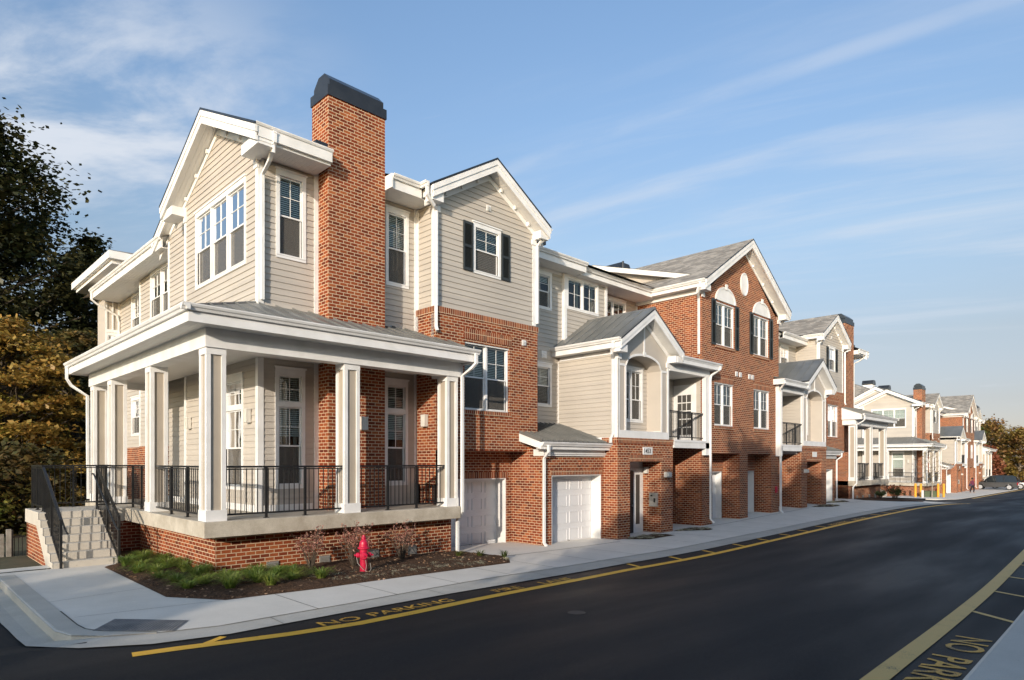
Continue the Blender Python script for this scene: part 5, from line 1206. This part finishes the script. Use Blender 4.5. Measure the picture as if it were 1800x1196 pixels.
# ------------------------------------------------------------------ wooden fence and gate by the stairs
FEN = noisy('weathered_wood', (.20, .18, .15), (.30, .28, .24), 6, .9, .4, 20)
T_ = thing('wooden_fence', 'weathered grey picket fence low at the left edge below the stair wall', 'fence', (1.2, 20.4, -.4))
m = MB()
for k in range(22): m.box(-1.6 + k * .125, -1.52 + k * .125, -.012, .012, 0, 1.18 + .03 * (k % 2))
m.build('pickets', FEN, T_); m = MB(); m.box(-1.7, 1.2, .012, .05, .25, .34); m.box(-1.7, 1.2, .012, .05, .9, .99); m.build('rail', FEN, T_)
for x in (-1.65, -.2, 1.2): m = MB(); m.box(x - .05, x + .05, -.05, .05, -.3, 1.32); m.build('post', FEN, T_)
T_ = thing('metal_gate', 'small black metal gate between the grey fence and the brick stair wall', 'gate', (2.45, 20.4, -.4))
m = MB(); m.box(-.04, .04, -.04, .04, 0, 1.3); m.box(.0, .28, -.02, .02, 1.1, 1.14); m.box(.0, .28, -.02, .02, .2, .24)
for k in range(3): m.box(.06 + k * .08, .075 + k * .08, -.008, .008, .2, 1.1)
m.build('frame', BLACK, T_)
# ------------------------------------------------------------------ person
SKIN = noisy('skin', (.30, .17, .11), (.34, .2, .13), 8, .6, 0); HAIR = noisy('hair', (.02, .014, .01), (.03, .02, .015), 8, .7, 0)
JACK = noisy('plum_jacket', (.12, .02, .045), (.16, .03, .06), 8, .85, .2); TROU = noisy('dark_trousers', (.012, .012, .016), (.02, .02, .025), 8, .9, .2); BAGM = noisy('dark_bag', (.03, .012, .035), (.045, .02, .05), 8, .7, .1)
PX, PY = 91.5, 15.5
PT = thing('person', 'person in plum jacket and dark trousers walking on the far sidewalk', 'person', (PX, PY, zg(PX, PY) + .06), math.atan2(-.7043, .7099) + .35)
def skin(name, V, Ed, R_, mat, parent, root=0):
    me = bpy.data.meshes.new(name); me.from_pydata(V, Ed, []); o = bpy.data.objects.new(name, me); COL.objects.link(o); o.parent = parent
    o.modifiers.new('skin', 'SKIN'); sv = me.skin_vertices[0].data
    for i, r in enumerate(R_): sv[i].radius = (r, r); sv[i].use_root = (i == root)
    s = o.modifiers.new('sub', 'SUBSURF'); s.levels = s.render_levels = 1
    me.materials.append(mat); return o
V = [(0, 0, .94), (0, 0, 1.12), (0, .02, 1.34), (0, .02, 1.46), (0, 0, 1.54), (0, -.01, 1.66), (0, 0, 1.74),
     (.18, .02, 1.40), (.24, .03, 1.14), (.27, -.05, .92), (.28, -.08, .83), (-.18, .02, 1.40), (-.24, .0, 1.14), (-.26, .08, .92), (-.27, .1, .83),
     (.09, 0, .88), (.11, -.12, .50), (.11, -.06, .10), (.11, -.2, .03), (-.09, 0, .88), (-.10, .08, .50), (-.10, .22, .12), (-.10, .1, .03)]
Ed = [(0, 1), (1, 2), (2, 3), (3, 4), (4, 5), (5, 6), (2, 7), (7, 8), (8, 9), (9, 10), (2, 11), (11, 12), (12, 13), (13, 14), (0, 15), (15, 16), (16, 17), (17, 18), (0, 19), (19, 20), (20, 21), (21, 22)]
Rr = [.13, .13, .15, .08, .055, .095, .07, .065, .05, .038, .035, .065, .05, .038, .035, .095, .062, .045, .04, .095, .062, .045, .04]
skin('body', V, Ed, Rr, SKIN, PT)
skin('jacket', [(0, 0, .86), (0, 0, 1.1), (0, .02, 1.34), (0, .02, 1.46), (.18, .02, 1.40), (.245, .03, 1.14), (.275, -.05, .93), (-.18, .02, 1.40), (-.245, 0, 1.14), (-.265, .08, .93)], [(0, 1), (1, 2), (2, 3), (2, 4), (4, 5), (5, 6), (2, 7), (7, 8), (8, 9)], [.19, .17, .185, .09, .09, .07, .055, .09, .07, .055], JACK, PT)
skin('trousers', [(0, 0, .95), (.09, 0, .86), (.11, -.12, .50), (.11, -.07, .12), (-.09, 0, .86), (-.10, .08, .50), (-.10, .2, .14)], [(0, 1), (1, 2), (2, 3), (0, 4), (4, 5), (5, 6)], [.15, .115, .085, .07, .115, .085, .07], TROU, PT)
m = MB(); m.lathe([(0, -.13), (.06, -.12), (.10, -.05), (.115, .03), (.09, .09), (.04, .12), (0, .125)], (0, .015, 1.69), 14); m.build('hair', HAIR, PT, smooth=True)
BG = thing('shoulder_bag', 'dark bag hanging at the side of the person in the plum jacket', 'bag', (PX - .27, PY + .14, zg(PX, PY) + .85), .4)
m = MB(); m.box(-.07, .07, -.17, .17, 0, .3); m.build('pouch', BAGM, BG, bev=.04); m = MB(); m.tube([(0, -.12, .28), (0, -.06, .5), (0, .06, .5), (0, .12, .28)], .012, 6); m.build('strap', BAGM, BG)
# ------------------------------------------------------------------ vehicles
TYRE = noisy('tyre', (.012, .012, .012), (.02, .02, .02), 9, .85, .1); RIM = noisy('rim', (.45, .45, .46), (.5, .5, .5), 9, .25, 0); TAIL = noisy('tail_lamp', (.35, .01, .02), (.4, .015, .03), 9, .25, 0)
AUTOG = noisy('car_glass', (.012, .016, .018), (.016, .02, .022), 3, .05, 0)
def carpaint(n, c):
    m, nt, b = M(n); b.inputs['Base Color'].default_value = (*c, 1); b.inputs['Metallic'].default_value = .6 if sum(c) < 1.2 else 0; b.inputs['Roughness'].default_value = .28; b.inputs['Coat Weight'].default_value = .6; return m
def car(name, label, x, y, rz, paintm, L=4.78, Wd=1.95, Hh=1.84, suv=True, z=None):
    """nose towards local -Y ... built along X: front at -L/2, rear at +L/2"""
    z = zg(x, y) + .06 if z is None else z; T_ = thing(name, label, 'car', (x, y, z), rz)
    h = Hh; f = -L / 2; r = L / 2; belt = h * .57
    prof = [(f + .02, .32), (f, .55), (f + .06, .78), (f + .22, belt * .90), (f + 1.25, belt * .97), (r - .06, belt), (r, belt * .8), (r + .0, .55), (r - .06, .32)]
    wr = .37; wx = (f + .86, r - .92)
    def arch(cx): return [(cx + (wr + .07) * math.cos(a), .36 + (wr + .07) * math.sin(a)) for a in [PI * k / 10 for k in range(0, 11)]]
    low = [(r - .06, .32)] + arch(wx[1]) + arch(wx[0]) + [(f + .02, .32)]
    body = MB(); poly = prof[:-1] + low[:-1]; hw = Wd / 2
    secs = [(-hw + .04, .985), (-hw, 1), (hw, 1), (hw - .04, .985)]
    n = len(poly); idx = []
    for yy, s in ((-hw + .05, .97), (-hw, 1), (hw, 1), (hw - .05, .97)):
        idx.append(len(body.v)); body.v += [(px * (1 if s == 1 else .99), yy, pz if s == 1 else pz * .995 + .002) for px, pz in poly]
    for a, b in zip(idx, idx[1:]):
        for k in range(n): body.f.append((a + k, a + (k + 1) % n, b + (k + 1) % n, b + k)); body.m.append(0)
    body.f.append(tuple(idx[0] + k for k in range(n))); body.m.append(0); body.f.append(tuple(idx[-1] + k for k in range(n))); body.m.append(0)
    if suv: gh = [(f + 1.15, belt * .96), (f + 1.95, h - .06), (f + 2.3, h), (r - .75, h), (r - .28, h - .08), (r - .05, belt)]
    else: gh = [(f + 1.2, belt * .96), (f + 2.0, h - .03), (f + 2.4, h), (r - 1.5, h - .02), (r - .75, belt * 1.02), (r - .5, belt)]
    g_ = MB(); n2 = len(gh); i0 = 0
    for yy, tf in ((-hw + .04, 0), (hw - .04, 0)):
        sg = 1 if yy < 0 else -1; g_.v += [(px, yy + sg * .18 * (pz - belt) / (h - belt), pz) for px, pz in gh]
    g_.f.append(tuple(range(n2))); g_.f.append(tuple(range(n2, 2 * n2))); g_.m += [0, 0]
    for k in range(n2): g_.f.append((k, (k + 1) % n2, n2 + (k + 1) % n2, n2 + k)); g_.m.append(0)
    Bd = body.build('body', paintm, T_, bev=.03); g_.build('greenhouse', AUTOG, T_, bev=.03)
    rf = MB(); rf.box(gh[2][0] - .1, gh[3][0] + .2, -hw + .22, hw - .22, h - .02, h + .03); rf.build('roof_panel', paintm, T_, bev=.02)
    for yy in (-hw + .2, hw - .2): m = MB(); m.tube([(gh[2][0] + .1, yy, h + .05), (gh[3][0], yy, h + .05)], .018, 6); m.build('roof_rail', BLACK, T_)
    for px in (f + 2.45, f + 3.45):
        for sg in (-1, 1):
            m = MB(); m.prism([(px - .04, belt), (px + .04, belt), (px + .0, h - .05), (px - .08, h - .05)], 1, min(sg * (hw - .06), sg * (hw - .2)), max(sg * (hw - .06), sg * (hw - .2))); m.build('door_post', BLACK, T_)
    for cx in wx:
        for sg in (-1, 1):
            m = MB(); m.lathe([(0, 0), (wr, 0), (wr, .2), (wr * .7, .23), (0, .23)], (cx, sg * (hw - .23), .37), 22, (0, sg, 0)); W_ = m.build('wheel', TYRE, T_)
            m = MB(); m.lathe([(0, .232), (wr * .68, .232), (wr * .68, .24), (wr * .6, .225), (0, .225)], (cx, sg * (hw - .23), .37), 22, (0, sg, 0))
            for k in range(10):
                a = 2 * PI * k / 10; m.tube([(cx, sg * (hw + .01), .37), (cx + math.cos(a) * wr * .62, sg * (hw + .012), .37 + math.sin(a) * wr * .62)], .02, 4)
            m.build('rim', RIM, W_)
    for sg in (-1, 1):
        m = MB(); m.box(r - .1, r + .012, min(sg * (hw - .26), sg * (hw + .006)), max(sg * (hw - .26), sg * (hw + .006)), belt * .66, belt * .93); m.build('tail_light', TAIL, T_, bev=.01)
        m = MB(); m.box(f - .005, f + .2, min(sg * (hw - .4), sg * (hw - .02)), max(sg * (hw - .4), sg * (hw - .02)), belt * .62, belt * .78); m.build('headlight', RIM, T_, bev=.01)
        m = MB(); m.box(f + 1.5, f + 1.62, min(sg * hw, sg * (hw + .2)), max(sg * hw, sg * (hw + .2)), belt - .02, belt + .14); m.build('side_mirror', paintm, T_, bev=.02)
    for px in (f + 2.6, f + 3.6):
        for sg in (-1, 1): m = MB(); m.box(px - .1, px + .08, min(sg * hw, sg * (hw + .03)), max(sg * hw, sg * (hw + .03)), belt * .86, belt * .9); m.build('handle', paintm, T_)
    m = MB(); m.box(r - .02, r + .03, -.3, .3, .62, .74); m.build('number_plate', LAMPM, T_)
    return T_
car('parked_suv', 'large silver-grey estate car parked nose-in at the far garages, beside the person', 107.3, 15.6, -PI / 2 + .04, carpaint('silver_paint', (.10, .10, .10)), L=4.9, Hh=1.88)
car('parked_car', 'white car mostly hidden behind the silver-grey car', 112.5, 14.9, -PI / 2 + .04, carpaint('white_paint', (.75, .75, .74)), L=4.6, Hh=1.6, suv=False)
car('parked_car', 'dark red car at the right edge beyond the white one', 119.5, 12.9, -PI / 2 - .3, carpaint('red_paint', (.16, .012, .02)), L=4.7, Hh=1.5, suv=False)
# ------------------------------------------------------------------ camera, light, sky
cam = bpy.data.cameras.new('camera'); co = bpy.data.objects.new('camera', cam); COL.objects.link(co)
co.location = (0, 0, 2.62); fw = Vector((.7043, .7099, 0))
co.rotation_euler = (PI / 2, 0, math.atan2(-fw.x, fw.y)); cam.sensor_width = 36; cam.lens = 22.6; cam.shift_y = 214 / 1800
cam.clip_end = 3000; cam.clip_start = .05; scn.camera = co
sd = Vector((math.cos(math.radians(29)) * math.cos(math.radians(14)), math.sin(math.radians(29)) * math.cos(math.radians(14)), -math.sin(math.radians(14))))
sun = bpy.data.lights.new('sun', 'SUN'); so = bpy.data.objects.new('sun', sun); COL.objects.link(so)
sun.energy = 3.1; sun.angle = math.radians(.5); sun.color = (1, .88, .74)
so.rotation_euler = sd.to_track_quat('-Z', 'Y').to_euler(); so.location = (-30, -20, 40)
w = bpy.data.worlds.new('World'); scn.world = w; w.use_nodes = True; nt = w.node_tree; nt.nodes.clear()
wo = nt.nodes.new('ShaderNodeOutputWorld'); bg = nd(nt, 'Background'); sk = nd(nt, 'TexSky', sky_type='NISHITA')
sk.sun_disc = False; sk.sun_elevation = math.asin(-sd.z); sk.sun_rotation = math.atan2(-sd.x, -sd.y) % (2 * PI)
sk.air_density = 1.0; sk.dust_density = .6; sk.ozone_density = 1.6; sk.altitude = 100
bg.inputs[1].default_value = .15
tc = nd(nt, 'TexCoord'); sp = nd(nt, 'SeparateXYZ'); lk(nt, tc.outputs['Generated'], sp.inputs[0])
# thin cirrus, laid out on a plane high above (direction / height)
mz = nd(nt, 'Math', operation='MAXIMUM'); lk(nt, sp.outputs[2], mz.inputs[0]); mz.inputs[1].default_value = .02
az = nd(nt, 'Math', operation='ADD'); lk(nt, mz.outputs[0], az.inputs[0]); az.inputs[1].default_value = .12
dx = nd(nt, 'Math', operation='DIVIDE'); lk(nt, sp.outputs[0], dx.inputs[0]); lk(nt, az.outputs[0], dx.inputs[1])
dy = nd(nt, 'Math', operation='DIVIDE'); lk(nt, sp.outputs[1], dy.inputs[0]); lk(nt, az.outputs[0], dy.inputs[1])
cb = nd(nt, 'CombineXYZ'); lk(nt, dx.outputs[0], cb.inputs[0]); lk(nt, dy.outputs[0], cb.inputs[1])
def mth(op, a, b=None, cl_=False):
    n = nd(nt, 'Math', operation=op, use_clamp=cl_)
    for i_, v in ((0, a), (1, b)):
        if v is None: continue
        if hasattr(v, 'default_value'): lk(nt, v, n.inputs[i_])
        else: n.inputs[i_].default_value = v
    return n.outputs[0]
def sstep(v, a, b):
    n = nd(nt, 'MapRange', interpolation_type='SMOOTHSTEP'); lk(nt, v, n.inputs[0]); n.inputs[1].default_value = a; n.inputs[2].default_value = b; n.inputs[3].default_value = 0; n.inputs[4].default_value = 1
    return n.outputs[0]
def cloudnoise(rot, sc_, loc, scale, lo_, hi_, dist=.6, det=10):
    mp = nd(nt, 'Mapping'); mp.vector_type = 'TEXTURE'; mp.inputs['Rotation'].default_value = (0, 0, math.radians(rot)); mp.inputs['Scale'].default_value = (1 / sc_[0], 1 / sc_[1], 1); mp.inputs['Location'].default_value = loc
    lk(nt, cb.outputs[0], mp.inputs[0]); n = nd(nt, 'TexNoise', _Scale=scale, _Detail=det, _Distortion=dist); n.inputs['Roughness'].default_value = .6; lk(nt, mp.outputs[0], n.inputs[0])
    return sstep(n.outputs[0], lo_, hi_)
def blob(x, y, r0, r1):
    v = nd(nt, 'VectorMath', operation='DISTANCE'); lk(nt, cb.outputs[0], v.inputs[0]); v.inputs[1].default_value = (x, y, 0)
    return mth('SUBTRACT', 1, sstep(v.outputs['Value'], r0, r1))
left = mth('MULTIPLY', cloudnoise(-50, (.8, 1.5, 1), (3.3, 1.2, 0), 2.4, .37, .66, .25), blob(.30, 1.75, .15, .8))
left = mth('MULTIPLY', left, .95)
bands = mth('MULTIPLY', cloudnoise(-70, (.4, 2.0, 1), (1.3, 4.2, 0), 1.5, .44, .74, .5), blob(2.3, 1.0, .5, 1.7))
bands = mth('MULTIPLY', bands, .6)
wisps = mth('MULTIPLY', cloudnoise(-72, (.6, 1.9, 1), (7.3, 2.2, 0), 3.2, .6, .82, .9), .3)
dt = nd(nt, 'VectorMath', operation='DOT_PRODUCT'); lk(nt, cb.outputs[0], dt.inputs[0]); dt.inputs[1].default_value = (.981, .192, 0)
ln = mth('SUBTRACT', 1, sstep(mth('ABSOLUTE', mth('SUBTRACT', dt.outputs['Value'], 1.408)), .004, .05))
trail = mth('MULTIPLY', mth('MULTIPLY', ln, cloudnoise(-79, (.8, 3, 1), (2, 2, 0), 2.2, .25, .65, .3)), .34)
tot = mth('MAXIMUM', mth('MAXIMUM', left, bands), mth('MAXIMUM', wisps, trail))
veil = mth('ADD', tot, 0, True)
class _O: pass
mu2 = _O(); mu2.outputs = [veil]
gr = ramp(nt, sp.outputs[2], [(0, (.40, .39, .56)), (.08, (.49, .405, .45)), (.165, (.66, .53, .50)), (.31, (.95, .85, .79)), (.46, (1.04, 1.02, 1.02)), (.60, (1.1, 1.12, 1.15))])
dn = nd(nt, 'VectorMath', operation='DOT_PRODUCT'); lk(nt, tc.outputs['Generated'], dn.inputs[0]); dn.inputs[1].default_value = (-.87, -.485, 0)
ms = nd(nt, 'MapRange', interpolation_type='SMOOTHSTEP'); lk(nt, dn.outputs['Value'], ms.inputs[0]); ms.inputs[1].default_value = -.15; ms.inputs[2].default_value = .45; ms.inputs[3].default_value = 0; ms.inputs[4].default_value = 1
gg = mixc(nt, ms.outputs[0], gr.outputs[0], (1.65, 1.55, 1.42))  # sky towards the sun, out of view, brightened to add fill light
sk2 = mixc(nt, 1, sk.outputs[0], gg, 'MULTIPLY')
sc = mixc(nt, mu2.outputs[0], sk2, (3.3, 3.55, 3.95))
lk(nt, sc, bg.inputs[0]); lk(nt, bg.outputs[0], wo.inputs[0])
scn.view_settings.view_transform = 'Standard'; scn.view_settings.look = 'None'; scn.view_settings.exposure = .55; scn.view_settings.gamma = 1
scn.view_settings.use_curve_mapping = False
scn.render.engine = 'CYCLES'; scn.cycles.max_bounces = 6; scn.cycles.transparent_max_bounces = 12
